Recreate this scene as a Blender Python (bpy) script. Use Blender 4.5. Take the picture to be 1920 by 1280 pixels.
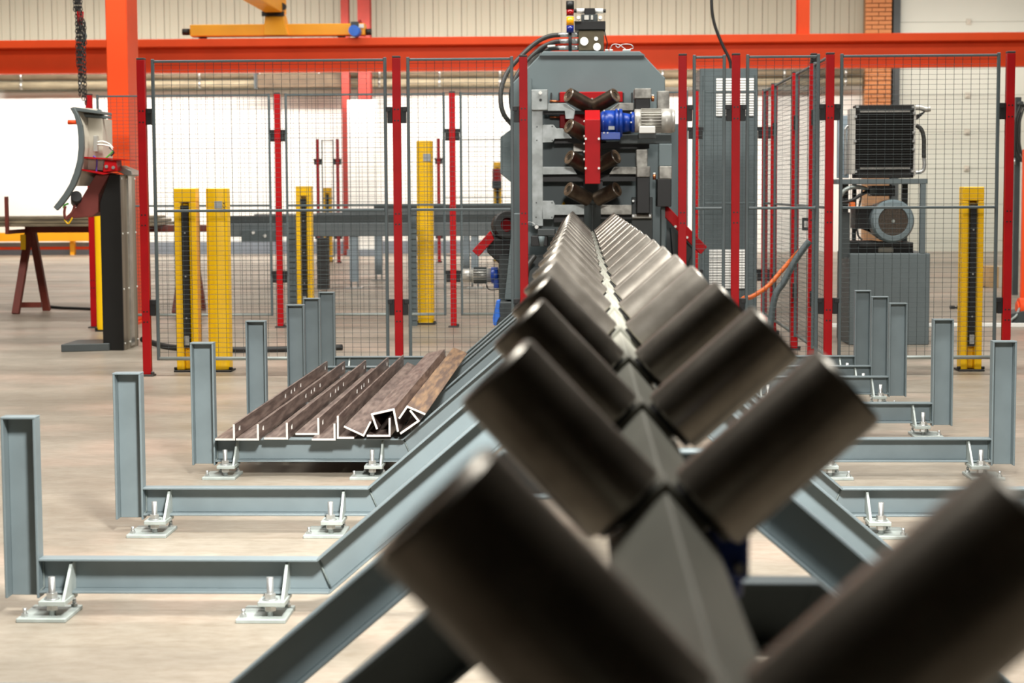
import bpy, math, random
from mathutils import Vector, Matrix
random.seed(7)
for _o in list(bpy.data.objects):
    bpy.data.objects.remove(_o, do_unlink=True)
SC = bpy.context.scene
C = SC.collection

# ------------------------------------------------------------------ camera
F, PITCH, YAW, CH, ROLL = 3435.7, 0.0825, 0.0374, 1.166, -0.0051
_fw = Vector((-math.sin(YAW) * math.cos(PITCH), math.cos(YAW) * math.cos(PITCH), -math.sin(PITCH)))
_rt = Vector((math.cos(YAW), math.sin(YAW), 0))
_up = _rt.cross(_fw)
RT = _rt * math.cos(ROLL) + _up * math.sin(ROLL)
UP = _up * math.cos(ROLL) - _rt * math.sin(ROLL)
cam_data = bpy.data.cameras.new('camera')
cam = bpy.data.objects.new('camera', cam_data)
C.objects.link(cam)
cam.matrix_world = Matrix(((RT.x, UP.x, -_fw.x, 0), (RT.y, UP.y, -_fw.y, 0), (RT.z, UP.z, -_fw.z, CH), (0, 0, 0, 1)))
cam_data.sensor_width = 36
cam_data.lens = F / 1920 * 36
cam_data.clip_start, cam_data.clip_end = 0.05, 200
cam_data.dof.use_dof = True
cam_data.dof.focus_distance = 7.6
cam_data.dof.aperture_fstop = 6.0
SC.camera = cam

# ------------------------------------------------------------------ world, lights, exposure
world = bpy.data.worlds.new('world')
SC.world = world
world.use_nodes = True
world.node_tree.nodes['Background'].inputs[0].default_value = (0.95, 0.97, 1.0, 1)
world.node_tree.nodes['Background'].inputs[1].default_value = 0.25


def area(name, loc, target, sx, sy, power, col=(1, 0.97, 0.92)):
    d = bpy.data.lights.new(name, 'AREA')
    d.shape, d.size, d.size_y, d.energy, d.color = 'RECTANGLE', sx, sy, power, col
    o = bpy.data.objects.new(name, d)
    C.objects.link(o)
    o.location = loc
    o.rotation_euler = (Vector(target) - Vector(loc)).to_track_quat('-Z', 'Y').to_euler()
    return o


wl = area('work_light', (0.25, 2.7, 2.95), (-0.3, 6.4, 0.15), 0.5, 0.5, 118)
wl.data.spread = math.radians(84)
rl_ = area('rooflight', (0.0, 5.3, 7.3), (0.0, 5.3, 0), 7, 1.8, 330)
rl_.data.spread = math.radians(98)
area('rooflight', (-0.5, 10.6, 6.8), (-0.5, 15.0, 0.6), 14, 1.2, 1350)
area('rooflight', (-1.0, 22.5, 7.3), (-1.0, 23.5, 0), 20, 1.8, 850)
area('rooflight', (-4.0, 29.4, 7.3), (-4.0, 32.0, 0), 22, 1.4, 520)
area('wall_fill', (-4.5, 31.7, 3.75), (-4.5, 34.0, 0.9), 15, 0.2, 520)  # added fill light hidden behind the beam, whitens the lower wall
area('wall_fill', (6.8, 31.7, 3.75), (6.8, 34.0, 0.9), 6, 0.2, 90)  # second added fill, brightens the door side
SC.view_settings.view_transform = 'Standard'
SC.view_settings.look = 'None'
SC.view_settings.exposure = 0.0
SC.view_settings.gamma = 1.0
SC.view_settings.use_curve_mapping = False


# ------------------------------------------------------------------ measuring helpers
def ray(u, v):
    a, b = u - 960, v - 640
    return (RT * a - UP * b + _fw * F)


def at(u, v, y):
    d = ray(u, v)
    t = y / d.y
    return Vector((d.x * t, y, CH + d.z * t))


def floor_y(u, v, z=0.0):
    d = ray(u, v)
    t = (z - CH) / d.z
    return d.y * t


# ------------------------------------------------------------------ materials
def lin(c):
    c = c / 255.0
    return c / 12.92 if c <= 0.04045 else ((c + 0.055) / 1.055) ** 2.4


def rgb(r, g, b):
    return (lin(r), lin(g), lin(b), 1)


def mat(name, c, rough=0.5, metal=0.0, var=0.10, scale=6.0, stretch=(1, 1, 1), c2=None, bump=0.0, emit=0.0, detail=4.0, spec=0.5, lo=0.38, hi=0.66):
    m = bpy.data.materials.new(name)
    m.use_nodes = True
    nt = m.node_tree
    b = nt.nodes['Principled BSDF']
    tc = nt.nodes.new('ShaderNodeTexCoord')
    mp = nt.nodes.new('ShaderNodeMapping')
    mp.inputs['Scale'].default_value = stretch
    nz = nt.nodes.new('ShaderNodeTexNoise')
    nz.inputs['Scale'].default_value = scale
    nz.inputs['Detail'].default_value = detail
    rp = nt.nodes.new('ShaderNodeValToRGB')
    a = rgb(*c)
    if c2 is None:
        d = tuple(x * (1 - var) for x in a[:3]) + (1,)
        e = tuple(min(1, x * (1 + var)) for x in a[:3]) + (1,)
    else:
        d, e = a, rgb(*c2)
    rp.color_ramp.elements[0].position, rp.color_ramp.elements[1].position = lo, hi
    rp.color_ramp.elements[0].color, rp.color_ramp.elements[1].color = d, e
    nt.links.new(tc.outputs['Object'], mp.inputs['Vector'])
    nt.links.new(mp.outputs['Vector'], nz.inputs['Vector'])
    nt.links.new(nz.outputs['Fac'], rp.inputs['Fac'])
    nt.links.new(rp.outputs['Color'], b.inputs['Base Color'])
    b.inputs['Roughness'].default_value = rough
    b.inputs['Metallic'].default_value = metal
    b.inputs['Specular IOR Level'].default_value = spec
    if bump:
        bp = nt.nodes.new('ShaderNodeBump')
        bp.inputs['Strength'].default_value = bump
        bp.inputs['Distance'].default_value = 0.01
        nt.links.new(nz.outputs['Fac'], bp.inputs['Height'])
        nt.links.new(bp.outputs['Normal'], b.inputs['Normal'])
    if emit:
        nt.links.new(rp.outputs['Color'], b.inputs['Emission Color'])
        b.inputs['Emission Strength'].default_value = emit
    return m


M = {}
M['frame_grey'] = mat('frame_grey_paint', (116, 129, 133), 0.42, 0, 0.05, 9)
M['weld'] = mat('weld_bead', (110, 120, 118), 0.6, 0, 0.2, 60, bump=0.6)
M['zinc'] = mat('zinc_plate', (196, 198, 196), 0.35, 0.75, 0.12, 40)
M['plate_grey'] = mat('foot_plate_grey', (165, 174, 170), 0.45, 0.1, 0.10, 25)
M['roller'] = mat('roller_steel', (112, 106, 97), 0.31, 0.85, 0, 7, (1, 1, 1), (172, 166, 156), bump=0.05, detail=6)
M['roller_end'] = mat('roller_rim_steel', (150, 146, 138), 0.32, 0.9, 0.1, 20)
M['roller_dark'] = mat('machine_roller_steel', (66, 56, 46), 0.42, 0.7, 0, 14, (1, 1, 1), (92, 80, 66))
M['roller_face'] = mat('machine_roller_face', (96, 78, 60), 0.5, 0.5, 0, 24, (1, 1, 1), (126, 106, 86))
M['spine'] = mat('spine_grey_paint', (128, 128, 118), 0.5, 0, 0.06, 5)
M['black'] = mat('black_plastic', (22, 22, 22), 0.5, 0, 0.15, 20)
M['black_paint'] = mat('black_paint', (15, 15, 14), 0.45, 0, 0.1, 10)
M['rubber'] = mat('black_rubber', (34, 33, 31), 0.55, 0, 0.2, 30)
M['hose'] = mat('hose_rubber', (52, 52, 49), 0.45, 0, 0.15, 30)
M['fence_grey'] = mat('fence_grey_paint', (84, 95, 97), 0.45, 0, 0.06, 10)
M['wire'] = mat('wire_grey', (66, 76, 77), 0.45, 0.2, 0.05, 10)
M['rail_grey'] = mat('rail_light_grey', (150, 158, 154), 0.4, 0.3, 0.06, 10)
M['red'] = mat('red_paint', (168, 6, 14), 0.5, 0, 0.07, 8, spec=0.25)
M['cap'] = mat('dark_cap', (62, 58, 56), 0.6, 0, 0.1, 20)
M['yellow'] = mat('yellow_paint', (254, 199, 3), 0.42, 0, 0.03, 7)
M['orange'] = mat('orange_red_paint', (238, 80, 32), 0.5, 0, 0.05, 1.5, spec=0.25)
M['darkred'] = mat('dark_red_oxide', (150, 44, 30), 0.55, 0, 0.12, 3)
M['crane'] = mat('crane_yellow', (250, 172, 28), 0.4, 0, 0.05, 2)
M['blue'] = mat('blue_paint', (18, 62, 156), 0.35, 0, 0.12, 20)
M['bright_blue'] = mat('bright_blue', (40, 112, 220), 0.4, 0, 0.1, 14)
M['silver'] = mat('silver_cast', (192, 190, 182), 0.38, 0.35, 0.07, 20)
M['alu'] = mat('bare_aluminium', (186, 186, 180), 0.3, 0.8, 0.1, 18)
M['unit_grey'] = mat('unit_grey', (92, 102, 104), 0.5, 0, 0.05, 4)
M['machine'] = mat('machine_grey', (104, 117, 119), 0.5, 0, 0.05, 4)
M['machine_dark'] = mat('machine_dark_grey', (62, 68, 68), 0.5, 0, 0.08, 6)
M['plate_bare'] = mat('scuffed_plate', (146, 152, 150), 0.45, 0.35, 0, 12, (1, 1, 1), (178, 184, 184))
M['plate_rub'] = mat('rubbed_steel', (112, 110, 104), 0.45, 0.5, 0, 14, (1, 1, 1), (170, 168, 160))
M['bronze'] = mat('manifold_steel', (92, 84, 66), 0.45, 0.6, 0.12, 16)
M['copper'] = mat('copper_pipe', (206, 122, 78), 0.3, 0.8, 0.1, 20)
M['white'] = mat('white_paint', (236, 236, 230), 0.5, 0, 0.02, 4)
M['lamp_amber'] = mat('amber_lens', (255, 170, 20), 0.2, 0, 0.06, 40)
M['lamp_red'] = mat('red_lens', (150, 14, 16), 0.2, 0, 0.06, 40)
M['lamp_blue'] = mat('blue_lens', (16, 34, 120), 0.2, 0, 0.06, 40)
M['cladding'] = mat('wall_cladding', (160, 155, 136), 0.6, 0, 0.05, 2, (1, 1, 0.2))
M['hall'] = mat('dark_hall_lining', (112, 108, 100), 0.8, 0, 0.05, 2)
M['plaster'] = mat('white_wall', (243, 242, 234), 0.7, 0, 0.02, 0.7)
M['plinth'] = mat('wall_plinth_grey', (126, 134, 142), 0.6, 0, 0.06, 1)
M['door'] = mat('sectional_door', (204, 206, 192), 0.5, 0, 0.02, 1)
M['door_gap'] = mat('door_shadow_gap', (186, 187, 174), 0.6, 0, 0.02, 1)
M['brick'] = mat('brick', (186, 118, 70), 0.8, 0, 0, 3, (1, 1, 1), (206, 142, 92))
M['mortar'] = mat('mortar', (150, 116, 84), 0.9, 0, 0.1, 8)
M['lag_shaded'] = mat('pipe_lagging_shaded', (112, 98, 76), 0.7, 0, 0.2, 5, (0.6, 3, 3))  # upper pipes: lagging colour darkened to carry the crane beam's shade
M['lag'] = mat('pipe_lagging', (150, 138, 112), 0.7, 0, 0.2, 5, (0.6, 3, 3))  # lower pipes: same beam shade in the colour, but weaker
M['duct_groove'] = mat('duct_brown_groove_shade', (96, 80, 60), 0.7, 0, 0.2, 5)
M['steel_stock'] = mat('hot_rolled_steel', (104, 88, 82), 0.42, 0.5, 0, 9, (6, 0.6, 6), (154, 136, 126), detail=6)
M['steel_rust'] = mat('rusty_hot_rolled_steel', (108, 88, 76), 0.5, 0.4, 0, 8, (7, 0.5, 7), (164, 132, 100), detail=6)
M['cut_end'] = mat('sawn_steel_end', (222, 220, 214), 0.4, 0.3, 0.06, 60)
M['table_grey'] = mat('table_grey', (104, 112, 114), 0.5, 0, 0.08, 4)
M['leg_blue_grey'] = mat('leg_blue_grey', (140, 154, 162), 0.45, 0, 0.06, 6)
M['sheet_steel'] = mat('sheet_steel', (120, 110, 92), 0.45, 0.4, 0, 3, (1, 1, 6), (160, 148, 122))
M['trestle'] = mat('trestle_brown_red', (106, 42, 28), 0.6, 0, 0.12, 8)
M['brushed'] = mat('brushed_steel', (120, 112, 98), 0.4, 0.7, 0, 16, (1, 1, 0.05), (168, 160, 144))
M['panel_grey'] = mat('console_dark_grey', (92, 100, 100), 0.45, 0, 0.06, 8)
M['panel_back'] = mat('console_back_grey', (196, 190, 174), 0.5, 0, 0.04, 5)
M['tray'] = mat('tray_red_brown', (128, 62, 56), 0.5, 0, 0.1, 6)
M['radiator'] = mat('radiator_black', (20, 20, 18), 0.6, 0.2, 0.2, 50)
M['grille'] = mat('fan_grille', (92, 82, 72), 0.5, 0.4, 0.2, 90)
M['motor_grey'] = mat('motor_blue_grey', (110, 124, 128), 0.35, 0, 0.06, 10)
M['orange_cable'] = mat('orange_cable', (226, 110, 40), 0.45, 0, 0.1, 20)
M['cardboard'] = mat('cardboard', (186, 154, 112), 0.8, 0, 0.08, 6)
M['label_grey'] = mat('label_grey', (166, 170, 172), 0.5, 0, 0.05, 20)
M['print_black'] = mat('print_black', (40, 34, 20), 0.6, 0, 0.05, 20)
M['green'] = mat('green_wire', (70, 160, 60), 0.5, 0, 0.1, 20)
M['purple'] = mat('purple_wire', (96, 70, 180), 0.5, 0, 0.1, 20)


def floor_material():
    m = bpy.data.materials.new('concrete_floor')
    m.use_nodes = True
    nt = m.node_tree
    b = nt.nodes['Principled BSDF']
    tc = nt.nodes.new('ShaderNodeTexCoord')

    def noise(scale, stretch, detail=5, rough=0.6):
        mp = nt.nodes.new('ShaderNodeMapping')
        mp.inputs['Scale'].default_value = stretch
        n = nt.nodes.new('ShaderNodeTexNoise')
        n.inputs['Scale'].default_value = scale
        n.inputs['Detail'].default_value = detail
        n.inputs['Roughness'].default_value = rough
        nt.links.new(tc.outputs['Object'], mp.inputs['Vector'])
        nt.links.new(mp.outputs['Vector'], n.inputs['Vector'])
        return n

    def ramp(n, p0, c0, p1, c1):
        r = nt.nodes.new('ShaderNodeValToRGB')
        r.color_ramp.elements[0].position, r.color_ramp.elements[0].color = p0, c0
        r.color_ramp.elements[1].position, r.color_ramp.elements[1].color = p1, c1
        nt.links.new(n.outputs['Fac'], r.inputs['Fac'])
        return r

    def mix(kind, fac, a, bb):
        x = nt.nodes.new('ShaderNodeMix')
        x.data_type, x.blend_type = 'RGBA', kind
        if isinstance(fac, float):
            x.inputs[0].default_value = fac
        else:
            nt.links.new(fac.outputs[0], x.inputs[0])
        nt.links.new(a, x.inputs[6])
        nt.links.new(bb, x.inputs[7])
        return x

    big = ramp(noise(0.7, (0.8, 1.0, 1), 4), 0.36, rgb(148, 141, 129), 0.66, rgb(172, 166, 155))
    streak = ramp(noise(1.5, (0.85, 1.1, 1), 6, 0.65), 0.40, rgb(214, 208, 200), 0.64, rgb(255, 250, 244))
    pink = ramp(noise(0.9, (0.8, 1.1, 1), 3), 0.5, (0, 0, 0, 1), 0.72, (1, 1, 1, 1))
    fine = ramp(noise(22, (0.6, 1.2, 1), 8, 0.75), 0.35, rgb(222, 216, 208), 0.6, rgb(255, 255, 255))
    pinkc = nt.nodes.new('ShaderNodeRGB')
    pinkc.outputs[0].default_value = rgb(212, 178, 160)
    a = mix('MULTIPLY', 0.75, big.outputs[0], streak.outputs[0])
    f = nt.nodes.new('ShaderNodeMath')
    f.operation = 'MULTIPLY'
    f.inputs[1].default_value = 0.35
    nt.links.new(pink.outputs[0], f.inputs[0])
    c = mix('MIX', f, a.outputs[2], pinkc.outputs[0])
    d = mix('MULTIPLY', 0.7, c.outputs[2], fine.outputs[0])
    nt.links.new(d.outputs[2], b.inputs['Base Color'])
    rr = ramp(noise(1.2, (0.4, 1.8, 1), 5), 0.35, (0.34, 0.34, 0.34, 1), 0.7, (0.52, 0.52, 0.52, 1))
    nt.links.new(rr.outputs[0], b.inputs['Roughness'])
    b.inputs['Specular IOR Level'].default_value = 0.45
    return m


# ------------------------------------------------------------------ mesh builder
class MB:
    def __init__(s):
        s.v, s.f, s.sm, s.mi = [], [], [], []

    def face(s, idx, smooth=False, mi=0):
        s.f.append(tuple(idx)); s.sm.append(smooth); s.mi.append(mi)

    def hexa(s, p):
        n = len(s.v)
        s.v += [tuple(q) for q in p]
        for q in ((0, 3, 2, 1), (4, 5, 6, 7), (0, 1, 5, 4), (1, 2, 6, 5), (2, 3, 7, 6), (3, 0, 4, 7)):
            s.face([n + i for i in q])
        return s

    def box(s, x0, x1, y0, y1, z0, z1):
        x0, x1 = min(x0, x1), max(x0, x1)
        y0, y1 = min(y0, y1), max(y0, y1)
        z0, z1 = min(z0, z1), max(z0, z1)
        return s.hexa([(x0, y0, z0), (x1, y0, z0), (x1, y1, z0), (x0, y1, z0), (x0, y0, z1), (x1, y0, z1), (x1, y1, z1), (x0, y1, z1)])

    def bar(s, p, q, wx, wy, side=None):
        p, q = Vector(p), Vector(q)
        d = (q - p).normalized()
        if side is None:
            side = Vector((0, 1, 0)) if abs(d.y) < 0.9 else Vector((1, 0, 0))
        a = (Vector(side) - d * d.dot(Vector(side))).normalized()
        b = d.cross(a)
        a, b = a * wy / 2, b * wx / 2
        return s.hexa([p - a - b, p + a - b, p + a + b, p - a + b, q - a - b, q + a - b, q + a + b, q - a + b])

    def prism(s, pts, vec, cap_mi=0):
        vec = Vector(vec)
        n, k = len(s.v), len(pts)
        s.v += [tuple(p) for p in pts] + [tuple(Vector(p) + vec) for p in pts]
        s.face([n + i for i in range(k)][::-1], False, cap_mi)
        s.face([n + k + i for i in range(k)], False, cap_mi)
        for i in range(k):
            j = (i + 1) % k
            s.face((n + i, n + j, n + k + j, n + k + i))
        return s

    def poly(s, px, y0, y1, cap_mi=0):
        return s.prism([at(u, v, y0) for u, v in px], (0, y1 - y0, 0), cap_mi)

    def rect(s, u0, u1, v0, v1, y0, y1):
        um, vm = (u0 + u1) / 2, (v0 + v1) / 2
        return s.box(at(u0, vm, y0).x, at(u1, vm, y0).x, y0, y1, at(um, v1, y0).z, at(um, v0, y0).z)

    def cyl(s, p, q, r, r2=None, n=20, caps=True, smooth=True):
        p, q = Vector(p), Vector(q)
        r2 = r if r2 is None else r2
        d = (q - p).normalized()
        a = d.orthogonal().normalized()
        b = d.cross(a)
        m = len(s.v)
        for c, rr in ((p, r), (q, r2)):
            for i in range(n):
                t = 2 * math.pi * i / n
                s.v.append(tuple(c + (a * math.cos(t) + b * math.sin(t)) * rr))
        for i in range(n):
            j = (i + 1) % n
            s.face((m + i, m + j, m + n + j, m + n + i), smooth)
        if caps:
            s.face([m + i for i in range(n)][::-1])
            s.face([m + n + i for i in range(n)])
        return s

    def lathe(s, p, d, prof, n=28, mis=None):
        """prof: (distance along d, radius) pairs, sharp at every ring"""
        p, d = Vector(p), Vector(d).normalized()
        for i in range(len(prof) - 1):
            (a, ra), (b, rb) = prof[i], prof[i + 1]
            k = len(s.f)
            if abs(a - b) < 1e-9:
                s.disc(p + d * a, d, ra, rb, n)
            else:
                s.cyl(p + d * a, p + d * b, max(ra, 1e-5), max(rb, 1e-5), n, caps=False)
            if mis:
                for q in range(k, len(s.f)):
                    s.mi[q] = mis[i]
        return s

    def disc(s, c, d, ra, rb, n=28):
        a = d.orthogonal().normalized()
        b = d.cross(a)
        m = len(s.v)
        for rr in (max(ra, 1e-5), max(rb, 1e-5)):
            for i in range(n):
                t = 2 * math.pi * i / n
                s.v.append(tuple(c + (a * math.cos(t) + b * math.sin(t)) * rr))
        for i in range(n):
            j = (i + 1) % n
            s.face((m + i, m + j, m + n + j, m + n + i))
        return s

    def tube(s, path, r, n=8, caps=True):
        path = [Vector(p) for p in path]
        m = len(s.v)
        k = len(path)
        a = None
        for i, p in enumerate(path):
            d = (path[min(i + 1, k - 1)] - path[max(i - 1, 0)]).normalized()
            a = d.orthogonal().normalized() if a is None else (a - d * a.dot(d)).normalized()
            b = d.cross(a)
            for j in range(n):
                t = 2 * math.pi * j / n
                s.v.append(tuple(p + (a * math.cos(t) + b * math.sin(t)) * r))
        for i in range(k - 1):
            for j in range(n):
                l = (j + 1) % n
                s.face((m + i * n + j, m + i * n + l, m + (i + 1) * n + l, m + (i + 1) * n + j), True)
        if caps:
            s.face([m + j for j in range(n)][::-1])
            s.face([m + (k - 1) * n + j for j in range(n)])
        return s

    def build(s, name, material, parent=None, bevel=0.0, seg=1):
        me = bpy.data.meshes.new(name)
        me.from_pydata(s.v, [], s.f)
        mats = material if isinstance(material, (list, tuple)) else [material]
        for m in mats:
            me.materials.append(M[m] if isinstance(m, str) else m)
        me.polygons.foreach_set('use_smooth', s.sm)
        me.polygons.foreach_set('material_index', s.mi)
        me.update()
        import bmesh
        bm = bmesh.new()
        bm.from_mesh(me)
        bmesh.ops.recalc_face_normals(bm, faces=bm.faces)
        bm.to_mesh(me)
        bm.free()
        o = bpy.data.objects.new(name, me)
        C.objects.link(o)
        if bevel:
            md = o.modifiers.new('bevel', 'BEVEL')
            md.width, md.segments, md.limit_method, md.angle_limit = bevel, seg, 'ANGLE', math.radians(50)
        if name in STUFF:
            o['kind'] = 'stuff'
        if parent is not None:
            o.parent = parent
            if parent.type == 'EMPTY':
                o.location = -Vector(parent['base'])
        return o


def smooth_path(pts, n=8):
    pts = [Vector(p) for p in pts]
    out = []
    P = [pts[0]] + pts + [pts[-1]]
    for i in range(1, len(P) - 2):
        p0, p1, p2, p3 = P[i - 1], P[i], P[i + 1], P[i + 2]
        for k in range(n):
            t = k / n
            out.append(0.5 * ((2 * p1) + (p2 - p0) * t + (2 * p0 - 5 * p1 + 4 * p2 - p3) * t * t + (3 * p1 - p0 - 3 * p2 + p3) * t ** 3))
    out.append(pts[-1])
    return out


STUFF = {'fixing_holes', 'bolts', 'bolt_holes', 'rivets', 'brackets', 'cooling_fins', 'ribs', 'screws', 'seam', 'fan_grille', 'loose_wire'}


def tag(o, label=None, cat=None, group=None, kind=None):
    if label: o['label'] = label
    if cat: o['category'] = cat
    if group: o['group'] = group
    if kind: o['kind'] = kind
    return o


def thing(name, label, cat, base=(0, 0, 0), group=None, kind=None):
    o = bpy.data.objects.new(name, None)
    C.objects.link(o)
    o.location = base
    o['base'] = tuple(float(c) for c in base)
    o.empty_display_size = 0.1
    return tag(o, label, cat, group, kind)


KIDS = {}


def copy_tree(o, parent=None):
    c = o.copy()
    C.objects.link(c)
    if parent is not None:
        c.parent = parent
    for ch in o.children:
        copy_tree(ch, c)
    return c


def lit(o, label):
    o['label'] = label
    return o


# ================================================================== the setting
YW = 34.0                                   # back wall
m = MB(); m.box(-16, 16, -8, YW, -0.1, 0)
tag(m.build('floor', floor_material()), 'worn polished concrete hall floor', kind='structure')
m = MB(); m.box(-16, 16, YW, YW + 0.3, 0, 7.6)
wall = tag(m.build('wall_back', 'plaster'), 'white lower wall with beige ribbed cladding above', kind='structure')
for nm, b_ in (('wall_left', (-16.3, -16, -8, YW, 0, 7.6)), ('wall_right', (16, 16.3, -8, YW, 0, 7.6)), ('wall_front', (-16, 16, -8.3, -8, 0, 7.6))):
    m = MB(); m.box(*b_)
    tag(m.build(nm, 'hall'), 'plain grey lined hall wall', kind='structure')
m = MB(); m.box(-16, 16, -8, YW, 7.6, 7.8)
tag(m.build('ceiling', 'hall'), 'flat grey hall ceiling', kind='structure')

# ribbed cladding, one child per panel
zc = at(800, 166, YW).z
pan = MB()
pw = 0.262
pan.prism([(0.005, 0.01, 0), (0.005, -0.03, 0), (0.098, -0.03, 0), (0.103, -0.022, 0), (0.108, -0.03, 0), (pw - 0.005, -0.03, 0), (pw - 0.005, 0.01, 0)], (0, 0, 7.6 - zc))
bk_ = MB(); bk_.box(-12, at(1622, 30, YW).x, YW - 0.012, YW, zc, 7.6)
bk_.build('groove_shade_sheet', 'duct_groove', wall)  # dark sheet painting the shade lines between cladding panels
p0 = pan.build('cladding_panel', 'cladding', wall)
xs = -11.6
xe = at(1622, 30, YW).x
k = 0
while xs + k * pw < xe:
    o = p0 if k == 0 else p0.copy()
    if k:
        C.objects.link(o)
    o.location = (xs + k * pw, YW, zc)
    k += 1
m = MB(); m.box(-12, at(505, 470, YW).x + 6, YW - 0.04, YW, 0, 0.23)
pl = tag(m.build('baseboard_back', 'plinth'), 'grey painted plinth along the white wall', kind='structure')
m = MB(); m.box(-11.6, at(262, 466, YW - 0.05).x, YW - 0.06, YW - 0.04, 0.10, 0.15)
m.build('stripe', 'orange', pl)
m = MB(); m.box(-12, at(262, 448, YW - 0.2).x, YW - 0.28, YW - 0.16, 0.26, 0.42)
gr = thing('guard_rail', 'long yellow guard rail low along the white wall', 'guard rail', (-10, YW - 0.2, 0))
m.build('rail', 'crane', gr)
for x in (-11, -9.5, -8.2):
    m = MB(); m.box(x, x + 0.08, YW - 0.16, YW - 0.04, 0, 0.42)
    m.build('post', 'crane', gr)

# brick pillar and sectional door on the right of the back wall
xa, xb = at(1622, 100, 33.6).x, at(1673, 100, 33.6).x
pill = MB(); pill.box(xa + 0.02, xb - 0.02, 33.66, YW, 0, 7.6)
pillar = tag(pill.build('brick_pillar', 'mortar'), 'orange brick pillar beside the sectional door', kind='structure')
bw, bh = (xb - xa - 0.012) / 2, 0.065
bk = MB(); bk.box(0, bw - 0.012, 0, 0.1, 0, bh)
hb = MB(); hb.box(0, bw / 2 - 0.009, 0, 0.1, 0, bh)
b0 = bk.build('brick', 'brick', pillar, 0.004)
h0 = hb.build('brick', 'brick', pillar, 0.004)
u0 = [False, False]
z = 2.1
row = 0
while z < 5.2:
    spots = [(0, 0), (bw, 0)] if row % 2 == 0 else [(0, 1), (bw / 2, 0), (1.5 * bw, 1)]
    for dx, half in spots:
        src = h0 if half else b0
        o = src if not u0[half] else src.copy()
        if u0[half]:
            C.objects.link(o)
        u0[half] = True
        o.location = (xa + 0.006 + dx, 33.6 + random.uniform(-0.004, 0.004), z)
    z += 0.077
    row += 1
xd = at(1685, 100, 33.85).x
dm = MB(); dm.box(xd, xd + 5.2, 33.9, YW, 0.0, 7.0)
door = tag(dm.build('door_1', 'door_gap'), 'pale grey sectional door beside the brick pillar', kind='structure')
pn = MB(); pn.box(0, 5.2, 0, 0.05, 0.002, 0.658)
q0 = pn.build('door_panel', 'door', door, 0.003)
hd = MB(); hd.box(-0.045, 0.045, -0.03, 0, -0.05, 0.05).box(-0.02, 0.02, -0.05, -0.03, -0.02, 0.02)
e0 = hd.build('hinge_bracket', 'panel_back', door, 0.004)
for k in range(10):
    o = q0 if k == 0 else q0.copy()
    h = e0 if k == 0 else e0.copy()
    if k:
        C.objects.link(o); C.objects.link(h)
    zz = at(1813, 247, 33.85).z + 0.66 * (k - 4)
    o.location = (xd, 33.85, zz)
    h.location = (at(1813, 247, 33.85).x, 33.85, zz)
m = MB(); m.box(at(1673, 100, 33.8).x, xd, 33.7, YW, 0, 7)
tag(m.build('trim_1', 'machine_dark'), 'dark door frame strip beside the brick pillar', kind='structure')

# crane runway beam and steel columns
YB = 31.0
zt, zm, zk, zbm = (at(960, v, YB).z for v in (68, 83, 95, 127))
beam = thing('crane_beam', 'long orange red crane runway beam across the hall', 'beam', (0, YB, 0), kind='thing')
m = MB(); m.box(-14, 14, YB - 0.02, YB + 0.55, zm, zt)
m.build('top_flange', 'orange', beam, 0.01)
m = MB(); m.box(-14, 14, YB + 0.20, YB + 0.34, zbm, zm)
m.build('web', 'orange', beam)
m = MB(); m.box(-14, 14, YB + 0.14, YB + 0.40, zbm - 0.03, zbm)
m.build('bottom_flange', 'orange', beam)


def hcol(name, label, u0, u1, y0, dep, mt, top=7.55, base=0.0):
    x0, x1 = at(u0, 200, y0).x, at(u1, 200, y0).x
    t = thing(name, label, 'column', ((x0 + x1) / 2, y0 + dep / 2, 0))
    m = MB(); m.box(x0, x1, y0, y0 + 0.03, base, top)
    m.build('front_flange', mt, t)
    m = MB(); m.box((x0 + x1) / 2 - 0.012, (x0 + x1) / 2 + 0.012, y0 + 0.03, y0 + dep - 0.03, base, top)
    m.build('web', mt, t)
    m = MB(); m.box(x0, x1, y0 + dep - 0.03, y0 + dep, base, top)
    m.build('rear_flange', mt, t)
    if base == 0:
        m = MB(); m.box(x0 - 0.06, x1 + 0.06, y0 - 0.06, y0 + dep + 0.06, 0, 0.025)
        m.build('base_plate', mt, t)
    return t


def boxcol(name, label, u0, u1, y0, dep, mt, top=7.55):
    x0, x1 = at(u0, 150, y0).x, at(u1, 150, y0).x
    t = thing(name, label, 'column', ((x0 + x1) / 2, y0 + dep / 2, 0))
    m = MB(); m.box(x0, x1, y0, y0 + dep, 0.02, top)
    m.build('shaft', mt, t, 0.008)
    m = MB(); m.box(x0 - 0.05, x1 + 0.05, y0 - 0.05, y0 + dep + 0.05, 0, 0.02)
    m.build('base_plate', mt, t)
    return t


boxcol('steel_column', 'tall orange red steel column behind the control console', 200, 240, 16.0, 0.40, 'orange')
boxcol('steel_column', 'slim dark red round-topped column left of its wider twin', 640, 655, 33.0, 0.2, 'darkred')['label'] = 'narrower of the two dark red columns behind the crane beam'
hcol('steel_column', 'wider of the two dark red columns behind the crane beam', 672, 695, 33.0, 0.3, 'darkred')
hcol('steel_column', 'orange red post standing on the crane beam near the brick pillar', 1495, 1517, YB + 0.05, 0.3, 'orange', base=zt)
m = MB(); m.rect(652, 706, 187, 470, 32.6, 32.95)
xw0, xw1 = at(652, 300, 32.6).x, at(706, 300, 32.6).x
cs = thing('column_casing', 'white boxed casing around the foot of the dark red columns', 'casing', ((xw0 + xw1) / 2, 32.7, 0))
ztop = at(680, 187, 32.6).z
m = MB(); m.box(xw0, xw1, 32.6, 32.98, 0, ztop)
m.build('shell', 'white', cs, 0.01)
m = MB(); m.box(xw0 - 0.03, xw1 + 0.03, 32.57, 32.98, 0, 0.12)
m.build('kick_plate', 'plinth', cs)


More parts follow.
